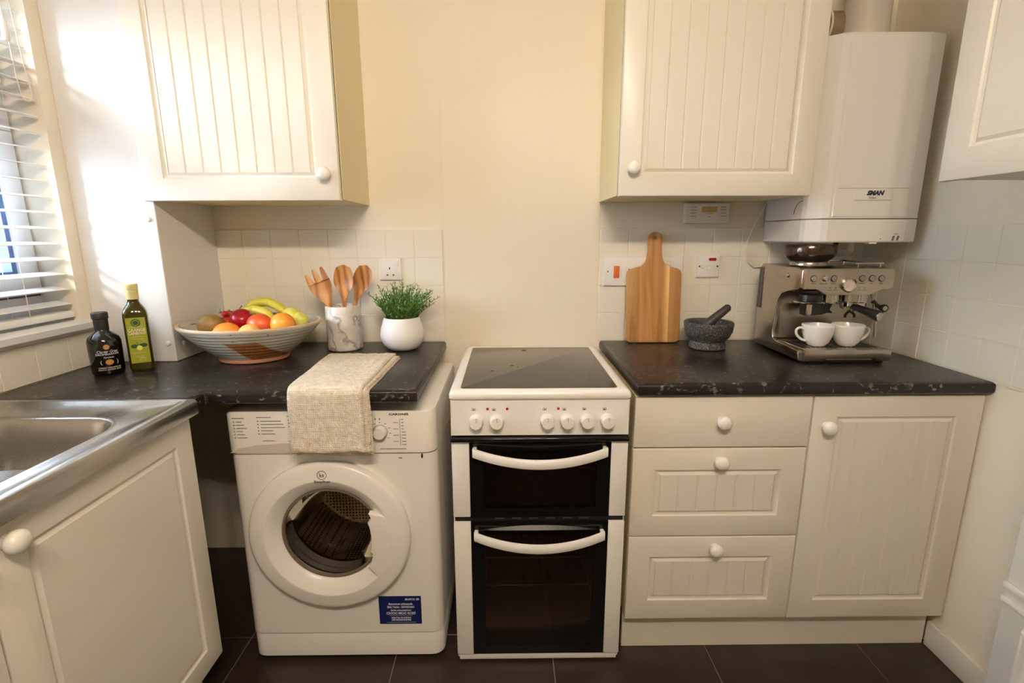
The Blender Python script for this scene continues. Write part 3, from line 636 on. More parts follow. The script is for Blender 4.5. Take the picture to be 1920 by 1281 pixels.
for x in (wx0+.05, wx1-.05):
    for y in (wyf+.05, wyb-.05): MB().lathe([(.02, 0), (.02, .006), (.012, .008), (.012, .02)], (x, y, 0), 14).build('foot', 'bpl', wm)

# ------------------------------------------------------------------ cooker
ck = thing('electric_cooker', (.071, -.32, 0), 'white freestanding double-oven electric cooker with black glass doors', 'cooker')
kx0, kx1, kf, kb_ = -.182, .324, -.600, -.03
m = MB(); m.box(kx0, kx0+.018, kf, kb_, .012, .866, .002, 1); m.box(kx1-.018, kx1, kf, kb_, .012, .866, .002, 1); m.box(kx0+.018, kx1-.018, kb_-.01, kb_, .012, .866); m.box(kx0+.018, kx1-.018, kf+.01, kb_-.01, .012, .03); m.box(kx0+.018, kx1-.018, kf+.01, kb_-.01, .488, .508); m.box(kx0+.018, kx1-.018, kf+.01, kb_-.01, .748, .866)
m.build('body', 'app', ck, 0)
for a, b, nm in ((.035, .487, 'oven_cavity'), (.51, .747, 'oven_cavity')):
    # enamel liner, open at the front
    x0, x1 = -.135, .277; m = MB(); t = .004
    m.box(x0-t, x0, kf+.012, -.12, a, b); m.box(x1, x1+t, kf+.012, -.12, a, b); m.box(x0, x1, kf+.012, -.12, a, a+t); m.box(x0, x1, kf+.012, -.12, b-t, b); m.box(x0, x1, -.12, -.115, a, b)
    m.build(nm, 'cavity', ck, 0)
for z in (.335, .238):
    m = MB(); m.tube([(-.132, -.56, z), (.274, -.56, z)], .003, 6); m.tube([(-.132, -.15, z), (.274, -.15, z)], .003, 6)
    for k in range(14): x = -.12+k*.029; m.tube([(x, -.56, z+.002), (x, -.15, z+.002)], .0016, 5)
    m.build('oven_shelf', 'gold', ck)
m = MB(); m.tube([(-.132, -.55, .63), (.274, -.55, .63)], .003, 6)
for k in range(14): x = -.12+k*.029; m.tube([(x, -.55, .63), (x, -.15, .63)], .0016, 5)
m.build('grill_shelf', 'gold', ck)
def KL(i, z, r=.012): return [(a, b, z) for a, b in rrect(kx1-kx0+.006-2*i, kb_-kf+.018-2*i, r, 5, (kx0+kx1)/2, (kb_+kf-.012)/2)]
MB().loft([KL(.004, .8685), KL(0, .873), KL(0, .884), KL(.004, .892), KL(.012, .8955), KL(.026, .8965), KL(.03, .895)]).build('hob_surround', 'app', ck, 45)
hb = MB().loft([[(a, b, .8925) for a, b in rrect(.444, .522, .01, 4, .0685, -.332)], [(a, b, .8972) for a, b in rrect(.444, .522, .01, 4, .0685, -.332)], [(a, b, .8976) for a, b in rrect(.441, .519, .009, 4, .0685, -.332)]]).build('hob_glass', 'hob', ck, 30)
m = MB()
for x, y, w in ((-.005, -.345, .012), (.012, -.365, .006), (-.07, -.41, .012), (.04, -.12, .02)): m.lathe([(.001, .8982), (w*.5, .8978)], (x, y, 0), 8, sy=.5, cap0=False, cap1=False)
m.build('burnt_spot', 'dark', hb)['kind'] = 'stuff'
cp = MB().loft([rect_loop(kx0, kx1, .761, .8665, -.56), rect_loop(kx0, kx1, .761, .8665, -.606), rect_loop(kx0+.003, kx1-.003, .763, .8645, -.6105)]).build('control_panel', 'app', ck, 30)
KX = (-.109, -.051, .094, .150, .207, .265)
kn = MB().lathe([(.0205, 0), (.0205, -.004), (.0185, -.006), (.0175, -.022), (.0165, -.0255), (.001, -.0262)], n=28, axis='y').mesh('control_knob', 'app2', 40)
for x in KX: inst(kn, 'control_knob', cp, (x*.985-.001, -.6105, .806))
m = MB()
for x in KX: m.box(x*.985+.0002-.0008, x*.985+.0012-.001, -.6375, -.6365, .811, .822)
for i, x in enumerate(KX):
    xx = x*.985-.008
    m.box(xx-.006, xx-.005, -.6112, -.6104, .836, .8425); m.box(xx+.003, xx+.004, -.6112, -.6104, .836, .8425); m.box(xx-.006, xx+.004, -.6112, -.6104, .842, .8428); m.box(xx-.003, xx+.001, -.6112, -.6104, .837, .840)
    if i % 2: m.box(xx-.006, xx+.004, -.6112, -.6104, .836, .8366)
m.build('printed_symbol', 'printdark', cp, 0)['kind'] = 'stuff'
led = MB().lathe([(.0038, 0), (.0038, -.002), (.002, -.0035), (.0005, -.0038)], n=14, axis='y').mesh('indicator_light', 'red')
for x in (-.077, -.022, .122): inst(led, 'indicator_light', cp, (x, -.6105, .842))
MB().box(kx0-.002, kx1+.002, -.622, -.59, .7445, .7585, .005, 3).build('vent_strip', 'blackglass', ck)
def oven_door(z0, z1, name, hz):
    d = thing_part(name, ck, (.071, -.605, z0))
    for a, b in ((kx0, -.131), (.2755, kx1)): MB().box(a, b, -.611, -.592, z0, z1, .003, 2).build('stile', 'app', d)
    m = MB(); m.box(-.1315, .276, -.6085, -.594, z0, z0+.028); m.box(-.1315, .276, -.6085, -.594, z1-.026, z1); m.box(-.1315, -.092, -.6085, -.594, z0+.028, z1-.026); m.box(.236, .276, -.6085, -.594, z0+.028, z1-.026); m.build('glass_border', 'blackglass', d, 0)
    MB().box(-.092, .236, -.6083, -.6043, z0+.028, z1-.026).build('window_glass', 'ovenglass', d, 0)
    lo = []
    for k in range(25):
        t = -1+k/12; x = .071+.192*t; zc = hz-.0235*(1-t*t); y = -.622-.03*(1-t*t)
        lo.append([(x, y, zc-.0135), (x, y-.008, zc-.0125), (x, y-.010, zc-.010), (x, y-.010, zc+.010), (x, y-.008, zc+.0125), (x, y, zc+.0135)])
    m = MB().loft(lo)
    for sg in (-1, 1): m.box(.071+sg*.186-.006, .071+sg*.186+.006, -.626, -.606, hz-.011, hz+.011, .002, 1)
    m.build('handle', 'app', d, 40)
    return d
def thing_part(name, parent, loc):
    o = bpy.data.objects.new(name, None); o.empty_display_size = .03; COL.objects.link(o); o.parent = parent; o.location = Vector(loc)-wloc(parent); return o
oven_door(.5065, .7425, 'upper_oven_door', .716); d2 = oven_door(.0305, .4885, 'lower_oven_door', .4525)
lo = []
for k in range(21):
    t = -1+k/10; x = .071+.18*t; h = .016*(1-t*t)
    lo.append([(x, -.6085, .462-.002), (x, -.6085-.010*(1-t*t), .462+h*.3), (x, -.6088, .462+h)])
MB().loft(lo).build('grip_recess', 'bpl', d2, 60)
m = MB(); m.box(kx0+.004, kx1-.004, -.602, -.59, .489, .506)
m.build('dark_gap_fill', 'dark', ck, 0)
for k in range(6): MB().box(-.06+k*.05, -.032+k*.05, -.6035, -.601, .4955, .4995).build('vent_slot', 'rubber', ck, 0)
MB().box(kx0+.006, kx1-.006, -.606, -.585, .008, .0285, .002).build('bottom_rail', 'app', ck)
for x in (kx0+.03, kx1-.03):
    for y in (-.56, -.07): MB().lathe([(.016, 0), (.016, .006), (.01, .008), (.01, .014)], (x, y, 0), 14).build('foot', 'bpl', ck)

# ------------------------------------------------------------------ boiler
bo = thing('gas_boiler', (1.137, -.15, 1.292), 'white wall-hung gas boiler with curved flue above the espresso machine', 'boiler')
bx0_, bx1_ = .957, 1.318
def BL(i, z, f=0.0): return [(x, y, z) for x, y in ((bx0_+i, -.006), (bx0_+i, -.245), (bx0_+.006+i, -.262), (bx0_+.04+i, -.294+i), (bx0_+.058+i, -.300+i-f), (bx1_-.05-i, -.300+i-f), (bx1_-.034-i, -.296+i), (bx1_-.004-i, -.285), (bx1_-i, -.27), (bx1_-i, -.006))]
MB().loft([BL(.004, 1.292), BL(0, 1.296), BL(0, 1.3635), BL(.003, 1.3655)]).build('drop_panel', 'app', bo, 9)
MB().loft([BL(.003, 1.3675), BL(0, 1.3695), BL(0, 1.906), BL(.004, 1.912)]).build('casing', 'app', bo, 9)
MB().loft([rect_loop(1.022, 1.266, 1.372, 1.904, -.2995), rect_loop(1.024, 1.264, 1.374, 1.902, -.3022), rect_loop(1.028, 1.260, 1.378, 1.898, -.3030)]).build('front_panel', 'app', bo, 9)
MB().box(1.03, 1.258, -.3036, -.3025, 1.4600, 1.4612).build('panel_seam', mat('seam_grey', (168, 158, 142), .6), bo, 0)
bd = MB().box(1.087, 1.205, -.3065, -.3025, 1.424, 1.4575, .0015, 2).build('badge', 'app2', bo)
m = MB(); text_front(m, 'SMAN', 1.149, -.3070, 1.4455, .0185, bold=.0012, shear=.25, sx=1.05); m.build('lettering', mat('navy_print', (40, 44, 74), .5), bd, 0)
m = MB(); text_front(m, 'Solane', 1.143, -.3070, 1.4315, .009); m.build('lettering', 'print', bd, 0)
for x in (1.228, 1.243): MB().prism([(x, 1.298), (x+.006, 1.298), (x+.009, 1.313), (x+.003, 1.313)], 'xz', -.3012, -.2995).build('indicator_slot', 'print', bo, 0)
MB().box(1.190, 1.193, -.3012, -.2995, 1.302, 1.305).build('indicator_slot', 'print', bo, 0)
m = MB(); text_front(m, 'MICA', 1.24, -.3008, 1.3185, .006); m.build('lettering', 'print', bo, 0)
MB().box(1.16, 1.185, -.296, -.27, 1.287, 1.293, .001, 1).build('catch', 'app2', bo)
MB().tube([(bx0_-.0004, -.245+.045*math.cos(a*PI/16), 1.385+.042*math.sin(a*PI/16)) for a in range(0, 9)], .0012, 5).build('side_catch_line', 'print', bo)
FLC = (1.139, -.17)
MB().lathe([(.082, 1.9125), (.082, 1.924), (.076, 1.93), (.0665, 1.934), (.0655, 2.30)], (*FLC, 0), 36).build('flue', mat('flue_white', (214, 206, 192), .5), bo, 50)
m = MB(); m.lathe([(.05, .0), (.05, -.13)], (1.085, -.12, 1.985), 28, axis='x'); m.build('flue_branch', mat('grey_brown_duct', (150, 128, 104), .6), bo, 50)
for x in (1.004, 1.028): MB().tube([(x, -.12+.055*math.cos(a*PI/14), 1.985+.055*math.sin(a*PI/14)) for a in range(28)], .0035, 6, closed=True).build('clamp_ring', 'cable', bo)
m = MB(); m.box(1.20, 1.235, -.20, -.17, 1.912, 1.922, .002, 1); m.build('flue_bracket', mat('brass_bracket', (170, 140, 92), .4), bo)
for x, r, mt in ((1.165, .008, 'bpl'), (1.115, .013, 'app2'), (1.22, .011, 'app2')):
    MB().tube([(x, -.12, 1.293), (x, -.12, 1.262), (x, -.10, 1.25), (x, -.02, 1.25), (x, -.006, 1.25)], r, 12).build('service_pipe', mt, bo)

# ------------------------------------------------------------------ wall plates
def plate(name, x0, x1, z0, z1, label, cat, d=.010):
    t = thing(name, ((x0+x1)/2, -.006, z0), label, cat)
    def L(i, y): return rect_loop(x0+i, x1-i, z0+i, z1-i, y)
    MB().loft([L(0, -.0062), L(0, -.0062-d*.6), L(.002, -.0062-d*.9), L(.005, -.0062-d)]).build('plate', 'app2', t, 30); return t
so = plate('wall_socket', -.508, -.424, 1.152, 1.236, 'white single wall socket behind the potted plant', 'socket')
yf_ = -.0163
for x, z, w, h in ((-.469, 1.197, .004, .009), (-.4785, 1.172, .007, .0045), (-.4555, 1.172, .007, .0045)): MB().box(x-w/2, x+w/2, yf_-.0003, yf_+.002, z-h/2, z+h/2).build('pin_hole', 'printdark', so, 0)
MB().box(-.4465, -.434, yf_-.004, yf_+.001, 1.205, 1.226, .001, 1).build('switch', 'app2', so)
cs = plate('cooker_switch', .350, .655, 1.126, 1.238, 'wide white cooker control switch with orange rocker behind the chopping board', 'switch', .012)
MB().box(.388, .410, -.0225, -.017, 1.157, 1.203, .002, 2).build('rocker', 'orange_rocker', cs)
MB().box(.428, .450, -.0205, -.017, 1.158, 1.200, .001, 1).build('socket_frame', 'app2', cs); MB().box(.444, .4475, -.0212, -.02, 1.186, 1.192).build('pin_hole', 'printdark', cs, 0); MB().box(.444, .449, -.0212, -.02, 1.163, 1.172).build('pin_hole', 'printdark', cs, 0)
MB().box(.575, .605, -.0212, -.017, 1.205, 1.222, .001, 1).build('switch', 'app2', cs)
for x in (.366, .643): MB().lathe([(.0035, 0), (.003, -.0012), (.0005, -.0014)], (x, -.0178, 1.182), 12, axis='y').build('screw', 'print', cs)
fs = plate('fused_switch', .709, .796, 1.157, 1.242, 'white fused switch plate with red indicator above the mortar', 'switch')
MB().box(.752, .780, -.0195, -.0155, 1.221, 1.232, .003, 2).build('neon', 'red', fs)
MB().box(.748, .765, -.0195, -.0155, 1.186, 1.204, .001, 1).build('fuse_carrier', 'app2', fs); MB().box(.722, .738, -.0195, -.0155, 1.192, 1.208, .001, 1).build('rocker', 'app2', fs)
for x in (.718, .787): MB().lathe([(.0033, 0), (.003, -.0012), (.0005, -.0014)], (x, -.0162, 1.2), 12, axis='y').build('screw', 'printdark', fs)
pg = thing('heating_programmer', (.73, 0, 1.361), 'white heating programmer with amber display under the right wall cabinet', 'programmer')
MB().loft([rect_loop(.648, .810, 1.361, 1.434, 0), rect_loop(.648, .810, 1.361, 1.434, -.024), rect_loop(.651, .807, 1.364, 1.431, -.028)]).build('case', 'app2', pg, 30)
MB().box(.708, .765, -.0292, -.027, 1.401, 1.421, .0005, 1).build('display', 'display', pg)
m = MB()
for k in range(4):
    for x, w in ((.664, .022), (.778, .02)): m.box(x, x+w, -.0285, -.0275, 1.419-k*.011, 1.4205-k*.011)
m.box(.722, .752, -.0285, -.0275, 1.395, 1.3965); m.box(.730, .744, -.0285, -.0275, 1.384, 1.3855); m.build('printed_legend', 'print', pg, 0)['kind'] = 'stuff'
bt = MB().box(-.008, .008, -.0315, -.0275, -.003, .003, .001, 1).mesh('button', 'app2')
for x in (.674, .786):
    for z in (1.4135, 1.4025, 1.3915, 1.38): inst(bt, 'button', pg, (x, 0, z))
cb = MB().tube([(.955, -.012, 1.432), (.94, -.012, 1.40), (.915, -.012, 1.345), (.898, -.012, 1.30), (.893, -.012, 1.25), (.905, -.012, 1.215), (.93, -.012, 1.195), (.955, -.012, 1.197), (.975, -.012, 1.21)], .003, 8).solo('boiler_cable', 'cable', (.92, -.012, 1.2), 60)
tag(cb, 'thin white cable looping down the tiles beside the boiler', 'cable')
# ------------------------------------------------------------------ espresso machine and cups
em = thing('espresso_machine', (1.055, -.25, .910), 'brushed steel espresso machine with bean hopper on the right worktop', 'coffee machine')
ex0, ex1 = .912, 1.205
C = [(-.10, .922), (-.10, 1.200), (-.112, 1.216), (-.335, 1.216), (-.362, 1.212), (-.366, 1.205), (-.366, 1.152), (-.352, 1.143), (-.300, 1.134), (-.262, 1.122), (-.243, 1.100), (-.236, 1.07), (-.222, .985), (-.228, .966), (-.25, .958), (-.386, .953), (-.392, .947), (-.392, .922)]
MB().prism(C, 'yz', ex0, ex1-.012, .0045, 3).build('body', 'steel', em, 30)
MB().box(ex0+.012, ex1-.024, -.24, -.226, .965, 1.115, .004).build('splash_back', steel('satin_back_steel', (176, 166, 154), .3), em)
MB().prism([(-.102, 1.055), (-.102, 1.198), (-.124, 1.205), (-.128, 1.055)], 'yz', ex0-.003, ex0+.002, .001, 1).build('tank_strip', mat('smoked_tank', (74, 62, 52), .25), em)
MB().lathe([(.0075, 0), (.0075, -.003), (.006, -.0045), (.0005, -.005)], (ex0, -.285, 1.186), 20, axis='x').build('side_button', 'chrome', em)
PAN = [(.917, 1.212), (1.193, 1.212), (1.196, 1.205), (1.196, 1.155), (1.186, 1.149), (1.160, 1.147), (1.128, 1.132), (1.118, 1.130), (.992, 1.130), (.982, 1.133), (.958, 1.148), (.917, 1.149)]
pan = MB().prism(PAN, 'xz', -.380, -.364, .002, 2).build('control_panel', steel('panel_steel', (206, 194, 176), .3, (260, 260, 4)), em, 30)
ring = MB().lathe([(.0108, 0), (.0108, -.0015), (.0092, -.002), (.0092, -.0005)], n=28, axis='y', cap0=False, cap1=False).mesh('button_ring', mat('dark_ring', (88, 78, 66), .3, .8))
btn = MB().lathe([(.009, 0), (.009, -.003), (.008, -.0042), (.0005, -.0045)], n=24, axis='y').mesh('button', 'steel')
for k, x in enumerate((.941, .973, 1.004, 1.094, 1.125, 1.155)):
    if k != 1: inst(btn, 'button', pan, (x, -.380, 1.182)); inst(ring, 'button_ring', pan, (x, -.380, 1.182))
MB().lathe([(.0135, 0), (.0135, -.003), (.009, -.004), (.008, -.014), (.006, -.016), (.0005, -.0165)], (.973, -.380, 1.182), 24, axis='y').build('grind_dial', 'chrome', pan)
MB().lathe([(.0235, 0), (.0235, -.006), (.0205, -.0085), (.0185, -.006), (.0185, -.003)], (1.053, -.380, 1.162), 36, axis='y', cap1=False).build('gauge_bezel', 'chrome', pan)
gf = MB().lathe([(.0188, -.003), (.0188, -.0035), (.0005, -.0035)], (1.053, -.380, 1.162), 32, axis='y').build('gauge_face', mat('gauge_face', (232, 214, 200), .4), pan)
m = MB(); m.add([(1.0515, -.3840, 1.161), (1.0545, -.3840, 1.163), (1.043, -.3840, 1.150)], [(0, 1, 2)])
for k in range(9): a = math.radians(-40+k*32); m.box(1.053+.015*math.cos(a)-.0007, 1.053+.015*math.cos(a)+.0007, -.3842, -.3836, 1.162+.015*math.sin(a)-.0007, 1.162+.015*math.sin(a)+.0007)
m.build('gauge_needle', 'printdark', gf, 0)
m = MB()
for x, w in ((.941, .014), (.973, .024), (1.004, .016), (1.094, .02), (1.125, .006), (1.155, .011)): m.box(x-w/2, x+w/2, -.3806, -.3798, 1.1655, 1.1672)
for x in (.996, 1.014, 1.088, 1.106): m.box(x-.0012, x+.0012, -.3806, -.3798, 1.1515, 1.1545); m.box(x-.006, x+.006, -.3806, -.3798, 1.1455, 1.1465)
m.build('printed_legend', 'printdark', pan, 0)['kind'] = 'stuff'
HC = (1.018, -.215)
MB().lathe([(.058, 1.2155), (.058, 1.222), (.055, 1.2275)], (*HC, 0), 40).build('hopper_collar', 'steel', em, 50)
MB().lathe([(.056, 1.2275), (.060, 1.231), (.076, 1.247), (.077, 1.252)], (*HC, 0), 44).build('bean_hopper', mat('smoked_hopper', (34, 24, 18), .12), em, 50)
MB().lathe([(.0785, 1.252), (.0795, 1.256), (.0790, 1.280), (.076, 1.285), (.001, 1.286)], (*HC, 0), 44).build('hopper_lid', mat('smoked_lid', (92, 78, 68), .16, .8), em, 50)
m = MB(); m.tube([(1.13, -.13, 1.226), (1.19, -.13, 1.226), (1.19, -.33, 1.226), (1.10, -.33, 1.226)], .0035, 8)
for x, y in ((1.14, -.13), (1.19, -.14), (1.19, -.32), (1.11, -.33)): m.tube([(x, y, 1.214), (x, y, 1.226)], .003, 6)
m.build('cup_rail', 'chrome', em)
# grinder cradle (left) and group head (right)
MB().lathe([(.034, 1.126), (.036, 1.110), (.036, 1.105), (.033, 1.103)], (.972, -.325, 0), 28).build('grinder_outlet', 'bpl', em)
MB().loft([[(a, b, z) for a, b in rrect(w, d, .012, 4, .968, -.325)] for w, d, z in ((.082, .056, 1.098), (.084, .058, 1.101), (.082, .056, 1.104))]).build('cradle_plate', 'chrome', em)
MB().prism([(.952, 1.098), (1.036, 1.098), (1.028, 1.080), (1.040, 1.066), (1.022, 1.068), (1.004, 1.062), (.954, 1.058)], 'xz', -.345, -.300, .003, 2).build('cradle_fork', 'bpl', em)
MB().box(.950, .966, -.350, -.343, 1.060, 1.097, .002).build('cradle_trim', 'steel', em)
MB().lathe([(.030, 1.132), (.030, 1.100), (.028, 1.098)], (1.035, -.318, 0), 28).build('tamper', 'chrome', em)
gh = MB().lathe([(.040, 1.136), (.040, 1.104), (.037, 1.101)], (1.118, -.318, 0), 32).build('group_head', 'chrome', em)
pf = thing_part('portafilter', em, (1.118, -.318, 1.08))
MB().lathe([(.037, 1.101), (.038, 1.086), (.034, 1.078), (.012, 1.074), (.010, 1.066)], (1.118, -.318, 0), 30).build('basket', 'chrome', pf)
hp = [Vector((1.098+.0034*k, -.350-.0105*k, 1.090-.0025*k)) for k in range(9)]
MB().tube(hp, [.009, .011, .0115, .012, .0125, .0135, .015, .0165, .0165], 16).build('handle', 'bpl', pf, 60)
e0, e1 = hp[-1], hp[-1]+(hp[-1]-hp[-2]).normalized()*.003
MB().tube([e0, e1], [.0142, .0132], 20).build('end_cap', 'steel', pf, 60)
for s_ in (-1, 1): MB().tube([(1.108, -.322, 1.070), (1.108+s_*.008, -.324, 1.066), (1.108+s_*.015, -.326, 1.058), (1.108+s_*.015, -.326, 1.050)], .0042, 8).build('spout', 'bpl', pf)
wd = MB().tube([(1.176, -.315, 1.135), (1.180, -.325, 1.10), (1.190, -.335, 1.05), (1.193, -.338, .985)], .0042, 10).build('steam_wand', 'chrome', em)
MB().tube([(1.179, -.323, 1.104), (1.190, -.330, 1.090), (1.204, -.335, 1.082)], [.007, .006, .008], 10).build('wand_grip', 'bpl', em)
MB().lathe([(.0125, 0), (.0125, -.008), (.009, -.009)], (1.207, -.336, 1.082), 20, axis='y').build('wand_knob', 'bpl', em)
MB().lathe([(.0085, -.0085), (.0075, -.0105), (.0005, -.011)], (1.207, -.336, 1.082), 20, axis='y').build('wand_knob_cap', 'steel', em)
m = MB(); TP = [(.928, .957), (1.207, .957), (1.207, .920), (1.163, .920), (1.153, .928), (1.003, .928), (.993, .920), (.928, .920)]
m.prism(TP, 'xz', -.402, -.386, .003, 2); m.build('tray_front', 'steel', em)
m = MB(); m.box(.930, 1.205, -.392, -.245, .9535, .9575, .0012, 1); tt = m.build('drip_grille', 'steel', em)
sl = MB().box(-.0035, .0035, -.05, .05, -.0004, .0006).mesh('grille_slot', 'bpl', 0)
for k in range(17): inst(sl, 'grille_slot', tt, (.948+k*.0145, -.318, .9575))
m = MB(); m.box(.935, 1.19, -.39, -.12, .912, .922); m.build('underside', 'bpl', em, 0)
for x in (.945, 1.18):
    for y in (-.375, -.13): MB().lathe([(.013, .910), (.013, .916), (.011, .918)], (x, y, 0), 14).build('foot', 'bpl', em)
def cup(x, y, sgn, label):
    t = thing('coffee_cup', (x, y, .9582), label, 'cup', 'cups on the drip tray')
    pr = [(.001, .006), (.021, .006), (.034, .018), (.0425, .040), (.046, .068), (.0475, .0705), (.0488, .0695), (.0482, .064), (.0455, .042), (.037, .016), (.026, .002), (.024, 0), (.001, .0005)]
    MB().lathe([(r, .9582+h) for r, h in pr], (x, y, 0), 40).build('bowl', 'cup', t, 60)
    pts = [(x+sgn*.0455, y, .9582+.054), (x+sgn*.058, y, .9582+.060), (x+sgn*.069, y, .9582+.056), (x+sgn*.0715, y, .9582+.045), (x+sgn*.066, y, .9582+.033), (x+sgn*.053, y, .9582+.022), (x+sgn*.039, y, .9582+.0165)]
    MB().tube(smooth_path(pts, 4), .0042, 8).build('handle', 'cup', t, 60)
cup(1.003, -.335, -1, 'white coffee cup on the drip tray with handle pointing left'); cup(1.1015, -.335, 1, 'white coffee cup on the drip tray with handle pointing right')

# ------------------------------------------------------------------ chopping board, mortar, pestle
def board():
    o = []
    def arc(cx, cz, r, a0, a1, n=7): return [(cx+r*math.cos(math.radians(a0+(a1-a0)*k/n)), cz+r*math.sin(math.radians(a0+(a1-a0)*k/n))) for k in range(n+1)]
    w, r = .1035, .022
    o += arc(w-r, r, r, -90, 0); o += arc(w-r, .283-r, r, 0, 75)
    o += [(.050, .2925), (.037, .305), (.029, .322), (.0255, .342), (.0245, .362)]
    o += arc(0, .393, .0265, -8, 188, 16)
    o += [(-x, z) for x, z in [(.0245, .362), (.0255, .342), (.029, .322), (.037, .305), (.050, .2925)]]
    o += arc(-w+r, .283-r, r, 105, 180); o += arc(-w+r, r, r, 180, 270)
    hole = [(.0055*math.cos(a*PI/8), .397+.0055*math.sin(a*PI/8)) for a in range(16)]
    m = MB().prism(o, 'xz', -.009, .009, .0035, 3, holes=(hole,))
    ob = bpy.data.objects.new('chopping_board', m.mesh('chopping_board', 'board', 40)); COL.objects.link(ob)
    lean = math.atan2(.036, .42); ob.location = (.5385, -.0575, .9118); ob.rotation_euler = (-lean, 0, 0)
    tag(ob, 'wooden chopping board with rounded handle leaning against the tiles', 'chopping board')
board()
mo = MB().lathe([(.060, .9105), (.064, .913), (.063, .928), (.058, .936), (.061, .942), (.074, .955), (.083, .975), (.0865, 1.000), (.0865, 1.006), (.0835, 1.009), (.0745, 1.008), (.071, 1.002), (.064, .975), (.045, .957), (.001, .952)], (.716, -.150, 0), 56).solo('stone_mortar', 'granite', (.716, -.15, .9105), 60)
tag(mo, 'speckled grey granite mortar on a round foot', 'mortar')
pp = [Vector((.688, -.16, .984)), Vector((.705, -.158, .998)), Vector((.733, -.156, 1.021)), Vector((.768, -.153, 1.049)), Vector((.781, -.152, 1.060)), Vector((.787, -.1515, 1.065))]
pe = MB().tube(pp, [.013, .018, .0165, .0145, .0135, .007], 20).solo('stone_pestle', 'granite_dark', (.70, -.158, .99), 60); tag(pe, 'dark stone pestle resting in the mortar', 'pestle')

# ------------------------------------------------------------------ bottles
db_ = thing('balsamic_bottle', (-1.238, -.457, .910), 'squat black glass bottle with printed label by the window', 'bottle')
BC = (-1.238, -.457)
MB().lathe([(.036, .9105), (.0395, .913), (.0415, .918), (.0425, 1.000), (.0420, 1.012), (.038, 1.024), (.027, 1.034), (.0185, 1.041), (.0165, 1.048), (.0165, 1.085)], (*BC, 0), 40).build('glass_body', 'darkbottle', db_, 60)
MB().lathe([(.0178, 1.046), (.0182, 1.078), (.0205, 1.080), (.0208, 1.095), (.0190, 1.0985), (.001, 1.099)], (*BC, 0), 30).build('capsule', 'capdark', db_, 40)
def wrap(mb, body, c, r, a0, z, size, **k):
    vs, fs = text_mesh(body, size, **k); out = []
    for v in vs: a = a0+v.x/r; rr = r+.0003+v.z; out.append((c[0]+rr*math.cos(a), c[1]+rr*math.sin(a), z+v.y))
    mb.add(out, fs)
def wrap_disc(mb, c, r, a0, z, rad, ex=1.0):
    n = 20; vs = [(c[0]+(r+.0004)*math.cos(a0), c[1]+(r+.0004)*math.sin(a0), z)]
    for i in range(n):
        t = 2*PI*i/n; a = a0+rad*ex*math.cos(t)/r; vs.append((c[0]+(r+.0004)*math.cos(a), c[1]+(r+.0004)*math.sin(a), z+rad*math.sin(t)))
    mb.add(vs, [(0, i+1, (i+1) % n+1) for i in range(n)])
A0 = math.radians(-47); rb = .0424
for a_, z_, r_, e_ in ((A0, .9985, .0075, 1.0), (A0+.06, .9525, .0085, 1.15)):
    m = MB(); wrap_disc(m, BC, rb, a_, z_, r_, e_); m.build('seal_print', 'copper', db_, 0, False)
for t_, a_, z_, sz_, sh_, mt_ in (('Clarey Grae', A0, .9845, .0105, .3, 'white_print'), ('EACIMAAISODI', A0, .9765, .0085, 0, 'white_print'), ('Femalede', A0+.05, .9668, .0065, .2, 'white_print'), ('(        )', A0+.06, .953, .016, 0, 'white_print'), ('CIMANO RIDAMS AR', A0+.02, .9355, .0062, 0, 'cream_print'), ('FIMOTA CONDA SIMO', A0+.02, .9295, .0056, 0, 'cream_print')):
    m = MB(); wrap(m, t_, BC, rb, a_, z_, sz_, shear=sh_); m.build('lettering', mt_, db_, 0)

gb = thing('olive_oil_bottle', (-1.172, -.403, .910), 'tall square green glass bottle of olive oil with yellow-green label', 'bottle')
gang = math.radians(32); GM = Matrix.Translation((-1.172, -.403, 0)) @ Matrix.Rotation(gang, 4, 'Z')
m = MB(); lo = []
for w, r, z in ((.056, .010, .9105), (.061, .011, .914), (.063, .011, .92), (.063, .011, 1.082), (.060, .014, 1.094), (.050, .018, 1.106), (.036, .0175, 1.116), (.029, .0145, 1.125), (.028, .014, 1.150)):
    lo.append([(a, b, z) for a, b in rrect(w, w, r, 5)])
m.loft(lo); m.xf(GM); m.build('glass_body', 'olivebottle', gb, 50)
m = MB().lathe([(.0165, 1.131), (.0165, 1.152), (.0172, 1.153), (.0172, 1.157), (.0165, 1.158), (.0172, 1.160), (.0180, 1.174), (.0165, 1.1775), (.001, 1.178)], (-1.172, -.403, 0), 28); m.build('screw_cap', 'capcream', gb, 30)
lab = MB().box(-.0245, .0245, -.0323, -.0312, .936, 1.077); lab.xf(GM); lab = lab.build('label', 'greenlabel', gb, 0)
def lt(items, mtl):
    for t, x, z, sz, kw in items:
        mm = MB(); text_front(mm, t, x, -.0326, z, sz, **kw); mm.xf(GM); mm.build('lettering', mtl, lab, 0)
lt([('CAANGE', 0, 1.0385, .0125, dict(sx=.86, bold=.0003)), ('CANBOLO', 0, 1.0285, .0115, dict(sx=.80, bold=.0003)), ('SALE OLIO', 0, .956, .004, {}), ('AMANO', .006, .951, .005, {}), ('dalle mone', .004, .945, .004, {})], 'cream_print')
lt([('GREGO EXTRA', 0, 1.048, .0052, {}), ('vergine di frantoio', 0, 1.018, .0045, {}), ('raccolto a mano', 0, 1.011, .0045, {}), ('estratto a freddo', 0, .968, .0045, {})], 'yellow_print')
m = MB(); m.lathe([(.009, -.0325), (.0105, -.0328), (.012, -.0325)], (0, 0, 1.061), 24, axis='y', cap0=False, cap1=False); m.lathe([(.0072, -.0325), (.001, -.0327)], (0, 0, 1.061), 20, axis='y', cap0=False)
